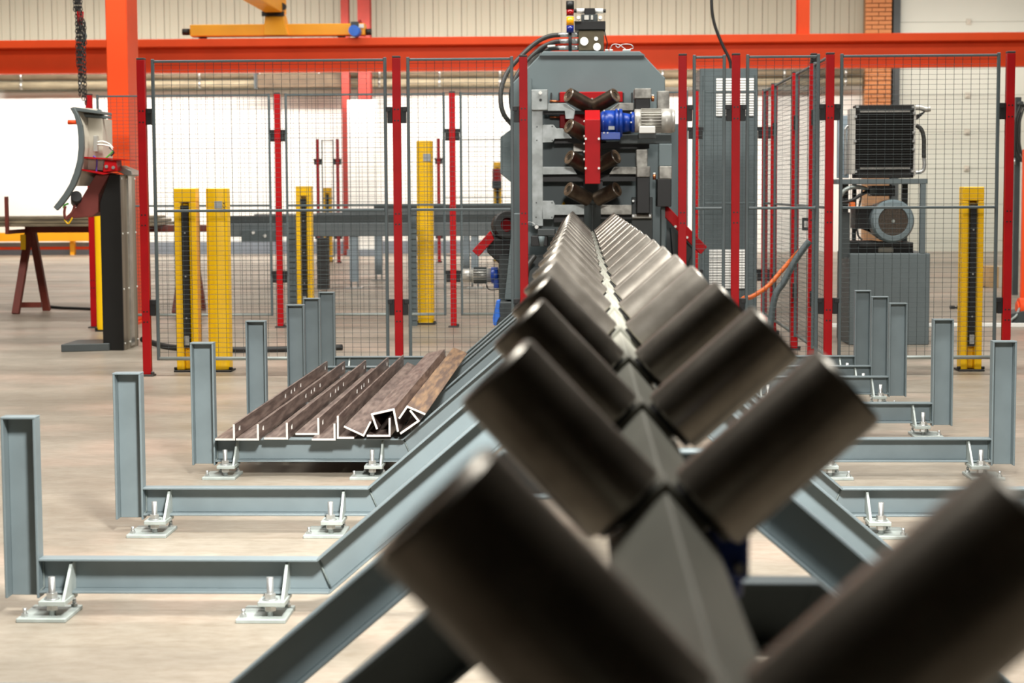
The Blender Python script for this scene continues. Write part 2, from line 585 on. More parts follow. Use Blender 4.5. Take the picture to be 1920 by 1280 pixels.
def pipe(label, u0, u1, v, y, r, mt):
    a, b = at(u0, v, y), at(u1, v, y)
    zc_ = at((u0 + u1) / 2, v, y).z
    t = thing('lagged_pipe', label, 'pipe', (a.x, y, zc_))
    m = MB(); m.cyl((a.x, y, zc_), (b.x, y, zc_), r, n=16)
    m.build('lagging', mt, t)
    for i in range(3):
        xh = a.x + (b.x - a.x) * (0.15 + 0.35 * i)
        m = MB(); m.box(xh - 0.03, xh + 0.03, y, YW, zc_ - 0.02, zc_ + 0.02)
        m.build('wall_hanger', 'machine_dark', t)
    x = a.x + 0.6
    band = MB(); band.cyl((-0.02, 0, 0), (0.02, 0, 0), r + 0.006, n=16)
    first = None
    while x < b.x - 0.2:
        if first is None:
            first = band.build('strap', 'alu', t)
            o = first
            o.location = (0, 0, 0)
        else:
            o = first.copy(); C.objects.link(o)
        o.location = Vector((x, y, zc_)) - Vector(t['base'])
        x += 1.1
    return t


pipe('upper lagged beige pipe along the wall left of the machine', -20, 1010, 140, 33.6, 0.076, 'lag_shaded')
pipe('lower lagged beige pipe along the wall left of the machine', -20, 1010, 157, 33.6, 0.07, 'lag')
pipe('upper lagged pipe along the wall right of the machine', 1180, 1616, 138, 33.6, 0.076, 'lag_shaded')
pipe('lower lagged pipe along the wall right of the machine', 1180, 1616, 155, 33.6, 0.07, 'lag')
m = MB(); m.rect(480, 648, 138, 164, 33.2, 33.42)
t = thing('duct_box', 'dark brown duct box in front of the wall pipes', 'duct', tuple(at(560, 160, 33.3)))
m.build('body', 'duct_groove', t, 0.01)
m = MB(); m.rect(476, 482, 136, 166, 33.18, 33.44); m.rect(646, 652, 136, 166, 33.18, 33.44)
m.build('end_flange', 'machine_dark', t)

# overhead crane: end carriage on the runway and its girder running towards the camera
t = thing('overhead_crane', 'yellow overhead crane carriage parked on the orange runway beam', 'crane', tuple(at(520, 68, YB)))
m = MB(); m.rect(356, 684, 45, 67, YB + 0.06, YB + 0.34)
m.build('end_carriage', 'crane', t, 0.012)
for u in (349, 690):
    a = at(u, 60, YB + 0.2)
    m = MB(); m.cyl(a - Vector((0.06, 0, 0)), a + Vector((0.06, 0, 0)), 0.055, n=14)
    m.build('buffer', 'rubber', t)
for u in (380, 640):
    a = at(u, 68, YB + 0.2); a.z = zt
    m = MB(); m.cyl(a + Vector((0, -0.05, 0.091)), a + Vector((0, 0.05, 0.091)), 0.09, n=16)
    m.build('wheel', 'machine_dark', t)
m = MB(); m.poly([(497, 25), (530, 25), (540, 66), (494, 66)], YB - 0.02, YB + 0.36)
m.build('saddle', 'crane', t, 0.01)
xg0, xg1 = at(497, 20, YB).x, at(530, 20, YB).x
zg = at(512, 24, YB).z
m = MB(); m.box(xg0, xg1, 17.0, YB + 0.4, zg, zg + 0.75)
m.build('girder', 'crane', t, 0.01)
m = MB(); m.box(xg0 - 0.05, xg1 + 0.03, YB - 0.06, YB - 0.02, zg - 0.06, zg + 0.02); m.cyl((xg1, YB - 0.05, zg + 0.1), (xg1, YB + 0.05, zg + 0.1), 0.06)
m.build('joint_plate', 'black', t)
mo = MB()
a = at(665, 58, YB - 0.2)
mo.cyl(a + Vector((0, -0.12, 0)), a + Vector((0, 0.25, 0)), 0.09, n=18)
drv = mo.build('travel_motor', 'bright_blue', t)
m = MB(); m.box(a.x - 0.06, a.x + 0.06, a.y - 0.05, a.y + 0.1, a.z + 0.08, a.z + 0.15)
m.build('terminal_box', 'machine_dark', drv)
m = MB(); m.rect(668, 682, 45, 52, YB + 0.04, YB + 0.06)
m.build('rating_label', 'white', t)
m = MB(); aa = at(675, 43, YB + 0.15); m.cyl(aa, aa + Vector((0, 0, 0.05)), 0.035, 0.02, n=12)
m.build('warning_lamp', 'lamp_red', t)

# ================================================================== roller conveyor
HZ_SPINE = 0.646
RX, RZ = 0.078, 0.891                      # ridge of the spine
AL, AR = math.radians(46.5), math.radians(41.5)
conv = thing('roller_conveyor', 'long V roller conveyor of dark steel rollers running to the machine', 'conveyor', (RX, 6.0, 0))
dl = Vector((-math.sin(AL), 0, -math.cos(AL)))   # down the left roof face
dr = Vector((math.sin(AR), 0, -math.cos(AR)))    # down the right roof face
nl = Vector((-math.cos(AL), 0, math.sin(AL)))
nr = Vector((math.cos(AR), 0, math.sin(AR)))
Y0, Y1 = 0.30, 12.05
ap = Vector((RX, Y0, RZ))
t_ = 0.008
inn = ap - Vector((0, 0, t_ * 1.4))
sec = [ap, ap + dl * 0.074, ap + dl * 0.074 - nl * t_, inn, ap + dr * 0.074 - nr * t_, ap + dr * 0.074]
m = MB(); m.prism(sec, (0, Y1 - Y0, 0))
m.build('spine_roof', 'spine', conv, 0.002)
m = MB(); m.box(RX - 0.036, RX + 0.036, Y0, Y1, HZ_SPINE, RZ - 0.052)
m.build('spine_box', 'machine_dark', conv, 0.004)

RR, RL = 0.0448, 0.175
stations = [0.975] + [1.688 + 0.631 * k for k in range(17)]


def roller(inner, d):
    m = MB()
    prof = [(0, RR * 0.45), (0, RR - 0.003), (0.003, RR), (RL - 0.004, RR), (RL, RR - 0.004), (RL, RR - 0.012), (RL - 0.01, RR - 0.012), (RL - 0.01, 0.001)]
    m.lathe((0, 0, 0), d, prof, 40, [0, 0, 0, 1, 1, 0, 0])
    r = m.build('roller', ['roller', 'roller_end'], conv)
    m = MB(); m.cyl(d * -0.03, d * 0.002, 0.017, n=14)
    m.cyl(d * (RL - 0.0095), d * (RL - 0.004), 0.014, n=14)
    m.build('axle', 'zinc', r)
    m = MB(); m.cyl(d * -0.007, d * -0.0015, 0.036, n=18)
    m.build('seal_ring', 'black', r)
    return r


iL, iR = Vector((0.0403, 0, 0.8728)), Vector((0.1159, 0, 0.8703))
rl, rr_ = roller(iL, nl), roller(iR, nr)
cm = MB()
g = 0.0035
A0 = Vector((RX, -0.028, RZ + 0.010))
cs_ = [A0, A0 + dl * 0.058, A0 + dl * 0.058 - nl * 0.009, A0 - Vector((0, 0, 0.0125)), A0 + dr * 0.058 - nr * 0.009, A0 + dr * 0.058]
cm.prism(cs_, (0, 0.056, 0))
col0 = cm.build('saddle_bracket', 'spine', conv, 0.0015)
base = Vector(conv['base'])
for k, y in enumerate(stations):
    for src, ip in ((rl, iL), (rr_, iR)):
        o = src if k == 0 else copy_tree(src, conv)
        o.location = ip + Vector((0, y, 0)) - base
    o = col0 if k == 0 else col0.copy()
    if k:
        C.objects.link(o)
    o.location = Vector((0, y, 0)) - base
# drive gearbox slung under the right side of the spine near the camera
gb = MB(); gb.box(0.118, 0.158, 1.70, 1.80, 0.800, 0.862).cyl((0.14, 1.75, 0.772), (0.14, 1.75, 0.80), 0.016, n=14)
g1 = gb.build('drive_gearbox', 'blue', conv, 0.004)
gm = MB()
for dx in (0.128, 0.148):
    for dz in (0.812, 0.850):
        gm.cyl((dx, 1.692, dz), (dx, 1.70, dz), 0.005, n=8)
gm.build('bolt', 'zinc', g1)

# ================================================================== support frames
XC = 0.0794
W_, w_, ZT, ZB, EL, BT, BB, DP = 1.675, 0.096, 0.5506, 0.045, 0.806, 0.1556, 0.0586, 0.05
T = 0.007
HX, HZ = 0.235, 0.6456                        # end of the head beam
s40 = (HZ - BT) / (EL - HX)


def channel(m, p, q, nrm, h):
    """C channel between p and q (outer face line), nrm = direction from outer flange to inner flange, open to -y"""
    p, q, nrm = Vector(p), Vector(q), Vector(nrm)
    Y = Vector((0, 1, 0))
    for a0, a1, y0, y1 in ((0, T, 0, DP), (h - T, h, 0, DP), (T, h - T, DP - T * 0.8, DP)):
        c = [p + nrm * a0 + Y * y0, q + nrm * a0 + Y * y0, q + nrm * a1 + Y * y0, p + nrm * a1 + Y * y0]
        m.prism(c, (0, y1 - y0, 0))
    return m


def mitre_channel(m, outer, inner):
    """channel along a quad: outer line (2 pts) and inner line (2 pts), flanges follow both lines"""
    (o0, o1), (i0, i1) = [[Vector((x, 0, z)) for x, z in l] for l in (outer, inner)]
    h = ((i0 - o0).length + (i1 - o1).length) / 2
    f = T / h
    for a, b, y0, y1 in ((0, f, 0, DP), (1 - f, 1, 0, DP), (f, 1 - f, DP - T * 0.8, DP)):
        c = [o0.lerp(i0, a), o1.lerp(i1, a), o1.lerp(i1, b), o0.lerp(i0, b)]
        m.prism([Vector((p.x, y0, p.z)) for p in c], (0, y1 - y0, 0))
    return m


def make_foot(parent, x, side):
    """levelling foot, base plate on the floor; side = +1 when the gusset is on the +x side of the rod"""
    s = side
    m = MB(); m.box(x - 0.068 - 0.02 * s, x + 0.068 - 0.02 * s, -0.10, 0.075, 0, 0.011)
    f = m.build('levelling_foot', 'plate_grey', parent, 0.0015)
    m = MB(); m.cyl((x, -0.055, 0.011), (x, -0.055, 0.118), 0.0095, n=14)
    m.build('threaded_rod', 'zinc', f)
    m = MB(); m.cyl((x, -0.055, 0.026), (x, -0.055, 0.041), 0.0165, n=6, smooth=False)
    m.build('nut', 'zinc', f)
    m = MB(); m.cyl((x, -0.055, 0.059), (x, -0.055, 0.074), 0.0165, n=6, smooth=False).cyl((x, -0.055, 0.0555), (x, -0.055, 0.059), 0.021, n=18)
    m.build('nut', 'zinc', f)
    m = MB(); m.box(x - 0.030, x + 0.044, -0.085, 0.043, 0.0425, 0.0555) if s > 0 else m.box(x - 0.044, x + 0.030, -0.085, 0.043, 0.0425, 0.0555)
    m.build('foot_bracket', 'plate_grey', f, 0.0012)
    gx = x + 0.036 * s
    m = MB(); m.prism([(gx - 0.004, -0.075, 0.0555), (gx - 0.004, 0.043, 0.0555), (gx - 0.004, 0.043, BT - T), (gx - 0.004, 0.012, BT - T - 0.006)], (0.008, 0, 0))
    m.build('gusset', 'plate_grey', f)
    for bx, by in ((x - 0.052 * s - 0.02 * s, -0.07), (x - 0.02 * s - 0.02 * s, 0.055), (x + 0.03 * s, 0.055)):
        m = MB(); m.cyl((bx, by, 0.011), (bx, by, 0.019), 0.010, n=6, smooth=False).cyl((bx, by, 0.019), (bx, by, 0.034), 0.0055, n=10)
        m.build('anchor_bolt', 'zinc', f)
    return f


def make_frame():
    t = thing('support_frame', 'grey steel support frame', 'support frame', (0, 0, 0), 'grey support frames under the roller conveyor')
    for s in (-1, 1):
        m = MB(); channel(m, (s * W_, 0, ZB), (s * W_, 0, ZT - 0.006), (-s, 0, 0), w_)
        p = m.build('post', 'frame_grey', t, 0.0012)
        m = MB(); m.box(s * W_, s * (W_ - w_), -0.001, DP + 0.001, ZT - 0.006, ZT)
        m.build('cap_plate', 'frame_grey', p, 0.001)
        xi = s * (W_ - w_)
        m = MB(); mitre_channel(m, [(xi, BT), (s * EL, BT)], [(xi, BB), (s * (EL - 0.034), BB)])
        b = m.build('floor_beam', 'frame_grey', t, 0.0012)
        m = MB(); m.tube([(xi - s * 0.002, 0.004, BB + 0.006), (xi - s * 0.002, DP - 0.010, BB + 0.01), (xi - s * 0.002, DP - 0.010, BT - 0.01), (xi - s * 0.002, 0.004, BT - 0.003)], 0.0035, 6)
        m.build('weld_seam', 'weld', b)
        nx, nz = -s40 / math.hypot(1, s40), -1 / math.hypot(1, s40)
        hx2, hz2 = HX - 0.034, HZ - 0.097
        m = MB(); mitre_channel(m, [(s * EL, BT), (s * HX, HZ)], [(s * (EL - 0.034), BB), (s * hx2, hz2)])
        l = m.build('leg', 'frame_grey', t, 0.0012)
        m = MB(); m.tube([(s * EL, DP - 0.009, BT - 0.008), (s * (EL - 0.034), DP - 0.009, BB + 0.008)], 0.003, 6)
        m.build('weld_seam', 'weld', l)
        make_foot(t, s * (W_ - w_ - 0.052), -s)
        make_foot(t, s * (EL + 0.12), -s)
    m = MB(); mitre_channel(m, [(-HX, HZ), (HX, HZ)], [(-HX + 0.034, HZ - 0.097), (HX - 0.034, HZ - 0.097)])
    m.build('head_beam', 'frame_grey', t, 0.0012)
    return t


fr0 = make_frame()
FY = [2.40, 3.63, 4.95, 6.165, 7.41, 8.655, 9.88, 10.48, 11.11]
FL = ['grey support frame nearest the camera, mostly hidden under the first rollers',
      'grey support frame whose dark leg crosses the bottom left corner, second from camera',
      'grey support frame with the post at the left picture edge, third from camera',
      'grey support frame fourth from camera, empty floor beam just before the steel angles',
      'grey support frame carrying the front ends of the brown steel angles',
      'grey support frame under the middle of the brown steel angles, sixth from camera',
      'grey support frame under the rear ends of the steel angles, seventh from camera',
      'grey support frame second closest to the red fence posts',
      'grey support frame closest to the mesh fence, last of the row']
for k, y in enumerate(FY):
    o = fr0 if k == 0 else copy_tree(fr0)
    o.location = (XC, y, 0)
    o['label'] = FL[k]

# ================================================================== steel stock lying on the left arms
YS, LS = 7.35, 2.75


def zpx(zx, zy):
    """crop pixels of the stock close-up to picture pixels"""
    return 360 + zx / 3.4286, 600 + zy / 3.4286


def profile(px, th, close=False):
    """thick open polyline section from picture pixels at the front ends"""
    P = [at(u, v, YS) for u, v in px]
    n = len(P)
    L, R = [], []
    for i in range(n):
        a = P[max(i - 1, 0)]; b = P[min(i + 1, n - 1)]
        if i == 0 or i == n - 1:
            d = (b - a).normalized()
            nn = Vector((-d.z, 0, d.x))
            L.append(P[i] + nn * th / 2); R.append(P[i] - nn * th / 2)
        else:
            d1 = (P[i] - a).normalized(); d2 = (b - P[i]).normalized()
            n1 = Vector((-d1.z, 0, d1.x)); n2 = Vector((-d2.z, 0, d2.x))
            mm = (n1 + n2).normalized()
            k = th / 2 / max(0.3, mm.dot(n1))
            L.append(P[i] + mm * k); R.append(P[i] - mm * k)
    return L + R[::-1]


def stock(name, label, cat, zpts, th, mt='steel_stock', length=LS, dy=0.0):
    sec = profile([zpx(*z) for z in zpts], th)
    b = sec[0].copy(); b.z = min(p.z for p in sec)
    m = MB(); m.prism([p + Vector((0, dy, 0)) for p in sec], (0, length, 0), 1)
    o = m.build(name, [mt, 'cut_end'], None, 0.001)
    return tag(o, label, cat, 'steel sections stacked on the conveyor side arms')


def slotted_angle(label, zl, zr, zc, ztop, flip=1, length=LS, dy=0.0, th=0.0085):
    """flat leg from zl to zc (crop px), upright at zc reaching ztop; real slots through the upright"""
    pl, pc, pt = at(*zpx(zl, zr), YS), at(*zpx(zc, zr), YS), at(*zpx(zc, ztop), YS)
    z0 = BT + 0.0006 + (0 if zr > 750 else 0.009)
    h = pt.z - pc.z
    y0, y1 = YS + dy, YS + dy + length
    m = MB()
    x0, x1 = pl.x, pc.x
    m.box(x0, x1 - flip * th, y0, y1, z0, z0 + th)
    ys = [y0]
    slots = [y0 + 0.10, y0 + 1.28, y0 + 1.46, y0 + 1.56, y0 + 1.76, y1 - 0.10]
    a, b = z0 + 0.42 * h, z0 + 0.72 * h
    xa, xb = x1 - flip * th, x1
    m.box(xa, xb, y0, y1, z0, a)
    m.box(xa, xb, y0, y1, b, z0 + h)
    c = y0
    for sy in slots:
        m.box(xa, xb, c, sy - 0.018, a, b)
        c = sy + 0.018
    m.box(xa, xb, c, y1, a, b)
    for i, f in enumerate(m.f):
        ysv = [m.v[j][1] for j in f]
        if max(ysv) - min(ysv) < 1e-6 and (abs(ysv[0] - y0) < 1e-6 or abs(ysv[0] - y1) < 1e-6):
            m.mi[i] = 1
        elif max(ysv) - min(ysv) < 1e-6:
            m.mi[i] = 1  # slot faces: bare cut steel, pale also for light caught inside
    o = m.build('slotted_angle', ['steel_stock', 'cut_end'], None)
    return tag(o, label, 'steel angle', 'steel sections stacked on the conveyor side arms')


slotted_angle('brown slotted steel angle lying nearest the left post, outermost of the row', 148, 768, 277, 664)
slotted_angle('brown slotted steel angle second from the left end of the row', 283, 772, 431, 668)
slotted_angle('brown slotted steel angle third from the left end of the row', 455, 764, 610, 656, dy=0.03)
slotted_angle('brown slotted steel angle fourth from the left, lying with its end set back', 640, 740, 797, 629, dy=0.10)
slotted_angle('brown slotted steel angle with low upright touching the plain upright angle', 770, 768, 924, 659)
stock('steel_angle', 'plain steel angle with its upright on the left side, sixth from left', 'steel angle', [(937, 614), (937, 757), (1042, 757)], 0.0085)
stock('steel_angle', 'steel angle tipped onto its corner leaning against the channel', 'steel angle', [(975, 683), (1102, 742), (1148, 652)], 0.008)
stock('steel_channel', 'inverted steel channel lying tilted over a small angle', 'steel channel', [(1190, 702), (1156, 606), (1296, 574), (1324, 718)], 0.009)
stock('steel_angle', 'steel angle lying upright inside the tilted channel', 'steel angle', [(1122, 744), (1270, 744), (1270, 630)], 0.0085)
stock('steel_angle', 'rusty orange steel angle lying roof-like on top at the right end', 'steel angle', [(1330, 634), (1383, 556), (1500, 606)], 0.0085, 'steel_rust')
stock('steel_angle', 'steel angle lying on its side under the rusty roof-like angle', 'steel angle', [(1400, 578), (1456, 648), (1338, 730)], 0.009)

# ================================================================== mesh fences
def fence_post(x, y, label, h=2.0, w=0.05, clamps=(-1, 1), along='x', bright=False):
    t = thing('fence_post', label, 'fence post', (x, y, 0), 'red posts of the mesh fence')
    m = MB(); m.box(x - w / 2, x + w / 2, y - w / 2, y + w / 2, 0.012, h - 0.012)
    u = m.build('upright', 'red', t, 0.003)
    m = MB(); m.box(x - w / 2, x + w / 2, y - w / 2, y + w / 2, h - 0.012, h)
    m.build('end_cap', 'cap', t, 0.002)
    m = MB(); m.box(x - 0.045, x + 0.045, y - 0.04, y + 0.04, 0, 0.012).cyl((x + 0.036, y - 0.02, 0.012), (x + 0.036, y - 0.02, 0.03), 0.012, n=8)
    m.build('base_plate', 'cap', t, 0.002)
    m = MB()
    for z in (1.67, 1.60, 1.02, 0.955, 0.41, 0.345):
        for dx in (-0.0105, 0.0105):
            m.cyl((x + dx, y - w / 2 - 0.0006, z), (x + dx, y - w / 2 + 0.001, z), 0.0055, n=8)
    m.build('fixing_holes', 'black_paint', u)
    for s in clamps:
        for z0 in (1.585, 0.385):
            m = MB()
            if along == 'x':
                m.box(x + s * w / 2, x + s * (w / 2 + 0.034), y - 0.016, y + 0.016, z0, z0 + 0.10)
                m.box(x + s * (w / 2 + 0.012), x + s * (w / 2 + 0.042), y - 0.024, y - 0.016, z0 + 0.07, z0 + 0.10)
            else:
                m.box(x - 0.016, x + 0.016, y + s * w / 2, y + s * (w / 2 + 0.034), z0, z0 + 0.10)
            m.build('clamp', 'black', t, 0.002)
    return t


def fence_panel(a, b, label, z0=0.12, z1=1.985, gap=0.062, mid=1.045):
    """a, b = post centres (x, y)"""
    a, b = Vector((a[0], a[1], 0)), Vector((b[0], b[1], 0))
    L = (b - a).length - 2 * gap
    d = (b - a).normalized()
    o = a + d * gap
    t = thing('wire_fence', label, 'mesh fence', (0, 0, 0), 'grey wire mesh fences')
    q = 0.020

    def tubes(name, mt, boxes, bev=0.003):
        m = MB()
        for x in boxes:
            m.box(*x)
        return m.build(name, mt, t, bev)
    tubes('side_tube', 'fence_grey', [(0, q, -q / 2, q / 2, z0 - 0.02, z1 + 0.008)])
    tubes('side_tube', 'fence_grey', [(L - q, L, -q / 2, q / 2, z0 - 0.02, z1 + 0.008)])
    tubes('top_tube', 'fence_grey', [(q, L - q, -q / 2, q / 2, z1 - 0.015, z1)])
    tubes('middle_tube', 'fence_grey', [(q, L - q, -q / 2 - 0.006, q / 2 - 0.006, mid - 0.008, mid + 0.008)])
    m = MB(); m.cyl((q, -0.012, z0 - 0.008), (L - q, -0.012, z0 - 0.008), 0.012, n=10)
    bt = m.build('bottom_tube', 'rail_grey', t)
    m = MB()
    nv = max(2, int((L - 2 * q) / 0.0515))
    for i in range(1, nv):
        x = q + (L - 2 * q) * i / nv
        m.cyl((x, 0.001, z0 - 0.012), (x, 0.001, z1 - 0.01), 0.0016, n=4, caps=False)
    nh = int((z1 - z0) / 0.0305)
    for i in range(1, nh):
        z = z0 + (z1 - z0) * i / nh
        m.cyl((q, -0.002, z), (L - q, -0.002, z), 0.0014, n=4, caps=False)
    tag(m.build('wire_mesh', 'wire', t), kind='stuff')
    t.location = o
    t.rotation_euler = (0, 0, math.atan2(d.y, d.x))
    return t


YF = 11.49
fx = [at(u, 106, YF).x for u in (264.3, 743, 981, 1280, 1380, 1556.5)] + [at(1895, 101, YF).x]
FPL = ['dark red front fence post at the left end, behind a grey frame post',
       'dark red front fence post standing between the steel angles and the far table',
       'dark red front fence post on the left flank of the machine',
       'dark red front fence post on the right flank of the machine beside the silver motor',
       'dark red front fence post in front of the louvred grey cabinet',
       'dark red front fence post at the corner where the side fence starts',
       'dark red front fence post at the right edge of the picture']
for i, x in enumerate(fx):
    cl = (1,) if i in (0, 3) else ((-1,) if i in (2, 6) else (-1, 1))
    fence_post(x, YF, FPL[i], 2.0, clamps=cl)
for (i, j), l in zip(((0, 1), (1, 2), (3, 4), (4, 5), (5, 6)),
                     ('wide front mesh panel in front of the yellow light curtain columns',
                      'front mesh panel between the middle red post and the machine',
                      'narrow front mesh panel just right of the machine',
                      'front mesh panel in front of the louvred grey cabinet',
                      'front mesh panel in front of the hydraulic power unit')):
    fence_panel((fx[i], YF), (fx[j], YF), l)

# side fence running away from the camera on the right
XS = fx[5]
sy = [12.30, 13.30, 14.75]
SL = ['dark red side fence post nearest the front corner, right of the cabinet',
      'red side fence post second behind the front corner', 'red side fence post third behind the front corner']
for y, l in zip(sy, SL):
    fence_post(XS, y, l, 2.0, along='y')
for (p, q), l in zip(((YF, 12.30), (12.30, 13.30), (13.30, 14.75), (14.75, 15.6)),
                     ('side fence mesh panel starting at the front corner post', 'second side fence mesh panel behind the front corner',
                      'third side fence mesh panel behind the front corner', 'rearmost side fence mesh panel meeting the back fence')):
    fence_panel((XS, p), (XS, q), l)

# back fence
YK = 15.6
bx = [at(u, 170, YK).x for u in (166.5, 519.5, 847.5, 1304, 1435)]
BL = ['bright red back fence post behind the control console',
      'bright red back fence post between the yellow columns on the left',
      'bright red back fence post right of the round yellow column',
      'bright red back fence post just right of the machine',
      'bright red back fence post right of the louvred cabinet']
for i, x in enumerate(bx):
    fence_post(x, YK, BL[i], 2.0, clamps=(1,) if i == 0 else (-1, 1))
for i, l in enumerate(('back fence mesh panel between console and left yellow columns', 'back fence mesh panel crossing in front of the far roller table',
                       'back fence mesh panel running behind the machine', 'narrow back fence mesh panel in front of the louvred cabinet')):
    fence_panel((bx[i], YK), (bx[i + 1], YK), l)
# remote fence near the wall
YR = 29.6
rx = [at(u, 256, YR).x for u in (595, 632.5, 822)]
for x, l in zip(rx, ('small far red fence post left of its neighbour near the white wall', 'small far red fence post right of its neighbour near the white wall',
                     'small far red fence post seen beside the round yellow column')):
    fence_post(x, YR, l, 2.0)
fence_panel((rx[0], YR), (rx[1], YR), 'small far mesh panel between two remote red posts')
fence_panel((rx[2], YR), (rx[2] + 1.3, YR), 'far mesh panel right of the remote red post near the machine')


# ================================================================== yellow guard columns
def light_column(u0, u1, vtop, y, label, open_front=True, h=None, w=None, tagged=False):
    x0, x1 = at(u0, vtop, y).x, at(u1, vtop, y).x
    xc, w = (x0 + x1) / 2, (x1 - x0)
    h = at((u0 + u1) / 2, vtop, y).z
    t = thing('guard_column', label, 'guard column', (xc, y + w / 2, 0), 'yellow light curtain guard columns')
    if open_front:
        m = MB()
        a, c = w / 2, w * 0.16
        pts = [(-a, 0), (-c * 1.7, 0), (-c, 0.05 * w), (-c, 0.45 * w), (c, 0.45 * w), (c, 0.05 * w), (c * 1.7, 0), (a, 0), (a, 0.9 * w), (-a, 0.9 * w)]
        m.prism([(xc + px, y + py, 0.012) for px, py in pts], (0, 0, h - 0.10))
        m.build('shell', 'yellow', t, 0.004)
        m = MB(); m.box(xc - a, xc + a, y, y + 0.9 * w, h - 0.088, h)
        m.build('head', 'yellow', t, 0.004)
        m = MB(); m.box(xc - c * 0.92, xc + c * 0.92, y - 0.012, y + 0.43 * w, 0.16, h - 0.12)
        s = m.build('light_strip', 'black', t, 0.003)
        m = MB(); m.box(xc - c * 1.1, xc + c * 1.1, y - 0.016, y + 0.03, h - 0.135, h - 0.11)
        m.build('end_clamp', 'black', s)
        m = MB(); m.box(xc - c * 0.7, xc + c * 0.7, y - 0.0135, y - 0.011, 0.175, 0.235)
        m.build('window', 'zinc', s)
        m = MB()
        for zz in (0.35, 0.62, 0.9):
            if zz < h - 0.2:
                m.cyl((xc, y - 0.0135, zz), (xc, y - 0.011, zz), 0.006, n=8)
        m.build('screws', 'zinc', s)
    else:
        m = MB()
        n = 14
        pts = [(xc + w / 2 * math.cos(math.pi + math.pi * i / n), y + w * 0.22 - w * 0.22 * math.sin(math.pi * i / n)) for i in range(n + 1)]
        pts = [(px, py) for px, py in pts] + [(xc + w / 2, y + 0.9 * w), (xc - w / 2, y + 0.9 * w)]
        m.prism([(px, py, 0.012) for px, py in pts], (0, 0, h - 0.012))
        s = m.build('shell', 'yellow', t, 0.003)
        if tagged:
            ul, vl = u0 + (u1 - u0) * 0.45, vtop + 24
            m = MB(); m.rect(ul, ul + 14, vl, vl + 14, y - 0.004, y + 0.02)
            m.build('rating_label', 'label_grey', t)
    m = MB(); m.box(xc - w * 0.62, xc + w * 0.62, y - 0.02, y + w, 0, 0.012)
    for sx in (-1, 1):
        m.cyl((xc + sx * w * 0.56, y + 0.01, 0.012), (xc + sx * w * 0.56, y + 0.01, 0.03), 0.014, n=6)
    m.build('base_plate', 'black', t, 0.002)
    return t


light_column(325, 366, 353, 11.75, 'left of the front yellow guard columns, with black light strip')
sick = light_column(384, 424, 353, 11.75, 'plain yellow guard column with grey label, right beside the black strip one', False, tagged=True)
light_column(1806, 1846, 350, 11.72, 'yellow guard column with black light strip on the far right')
light_column(554, 583, 349, 16.2, 'yellow guard column with light strip behind the back fence')
light_column(780, 810, 264, 15.9, 'tall round yellow guard column in front of the far table', False, tagged=True)
light_column(606, 621, 352, 30.0, 'small distant yellow guard column near the white wall, left')
light_column(925, 940, 304, 30.0, 'small distant yellow guard column with red and black switch near the machine')
light_column(175.5, 192, 385, 15.2, 'yellow guard column half hidden behind the console pedestal', False)
# lettering up the side of the plain yellow column
fc = bpy.data.curves.new('lettering', 'FONT')
fc.body = 'SICK'
fc.size = 0.026
fc.space_character = 1.35
fc.offset = 0.0004
fc.align_x, fc.align_y = 'CENTER', 'CENTER'
fc.extrude = 0.0005
tx = bpy.data.objects.new('lettering', fc)
C.objects.link(tx)
fc.materials.append(M['print_black'])
tx.parent = sick
tx.location = at(420.5, 388, 11.75) - Vector(sick['base'])
tx.rotation_euler = (math.pi / 2, -math.pi / 2, 0)
# switch on the distant column
a = at(932, 335, 29.9)
m = MB(); m.box(a.x - 0.07, a.x + 0.07, 29.78, 29.98, a.z - 0.16, a.z + 0.16)
sw = thing('emergency_switch', 'red and black switch box on the distant yellow column', 'switch', tuple(a))
m.build('housing', 'lamp_red', sw, 0.01)
m = MB(); m.box(a.x - 0.075, a.x + 0.075, 29.76, 29.78, a.z - 0.16, a.z - 0.04)
m.build('cover', 'black', sw)

# ================================================================== the punching machine at the end of the conveyor
def c3(x, y): return 980 + x / 6.4, 140 + y / 6.4
def c4(x, y): return 980 + x / 6.4, 260 + y / 6.4
def ct(x, y): return 1000 + x / 9.6, y / 9.6
def mp(f, pts): return [f(*p) for p in pts]
def rc(m, f, x0, x1, y0, y1, a, b):
    (u0, v0), (u1, v1) = f(x0, y0), f(x1, y1)
    return m.rect(u0, u1, v0, v1, a, b)


mc = thing('punching_machine', 'large grey punching machine with V rollers at the conveyor end', 'machine', (at(1100, 500, 12.8).x, 12.9, 0))
m = MB(); m.poly([(1019, 96), (1200, 96), (1247, 146), (1250, 480), (962, 480), (962, 155)], 12.78, 13.5)
m.build('body', 'machine', mc, 0.006)
m = MB(); m.poly([(1014, 100), (1205, 100), (1210, 104), (1010, 104)], 12.765, 12.78)
m.build('edge_strip', 'machine', mc)
m = MB(); m.poly([(966, 236), (938, 257), (938, 325), (963, 346)], 12.95, 13.15)
m.build('wing_guard', 'machine', mc, 0.004)
xa, xb = at(935, 560, 12.6).x, at(1262, 560, 12.6).x
m = MB(); m.box(xa, xb, 12.62, 13.5, 0.0, at(1100, 478, 12.62).z)
m.build('pedestal', 'machine_dark', mc, 0.006)
m = MB(); m.poly([(962, 400), (976, 400), (976, 562), (946, 562), (951, 515)], 12.45, 12.62)
m.build('side_leg', 'machine', mc, 0.004)
xl0, xl1 = at(931, 575, 12.4).x, at(1000, 575, 12.4).x
m = MB(); m.box(xl0, xl1, 12.4, 12.62, 0.0, at(960, 566, 12.4).z)
m.build('leg_block', 'machine_dark', mc, 0.004)
m = MB(); m.poly([(1246, 232), (1274, 232), (1276, 480), (1246, 480)], 13.0, 13.4)
m.build('side_panel', 'machine', mc, 0.006)
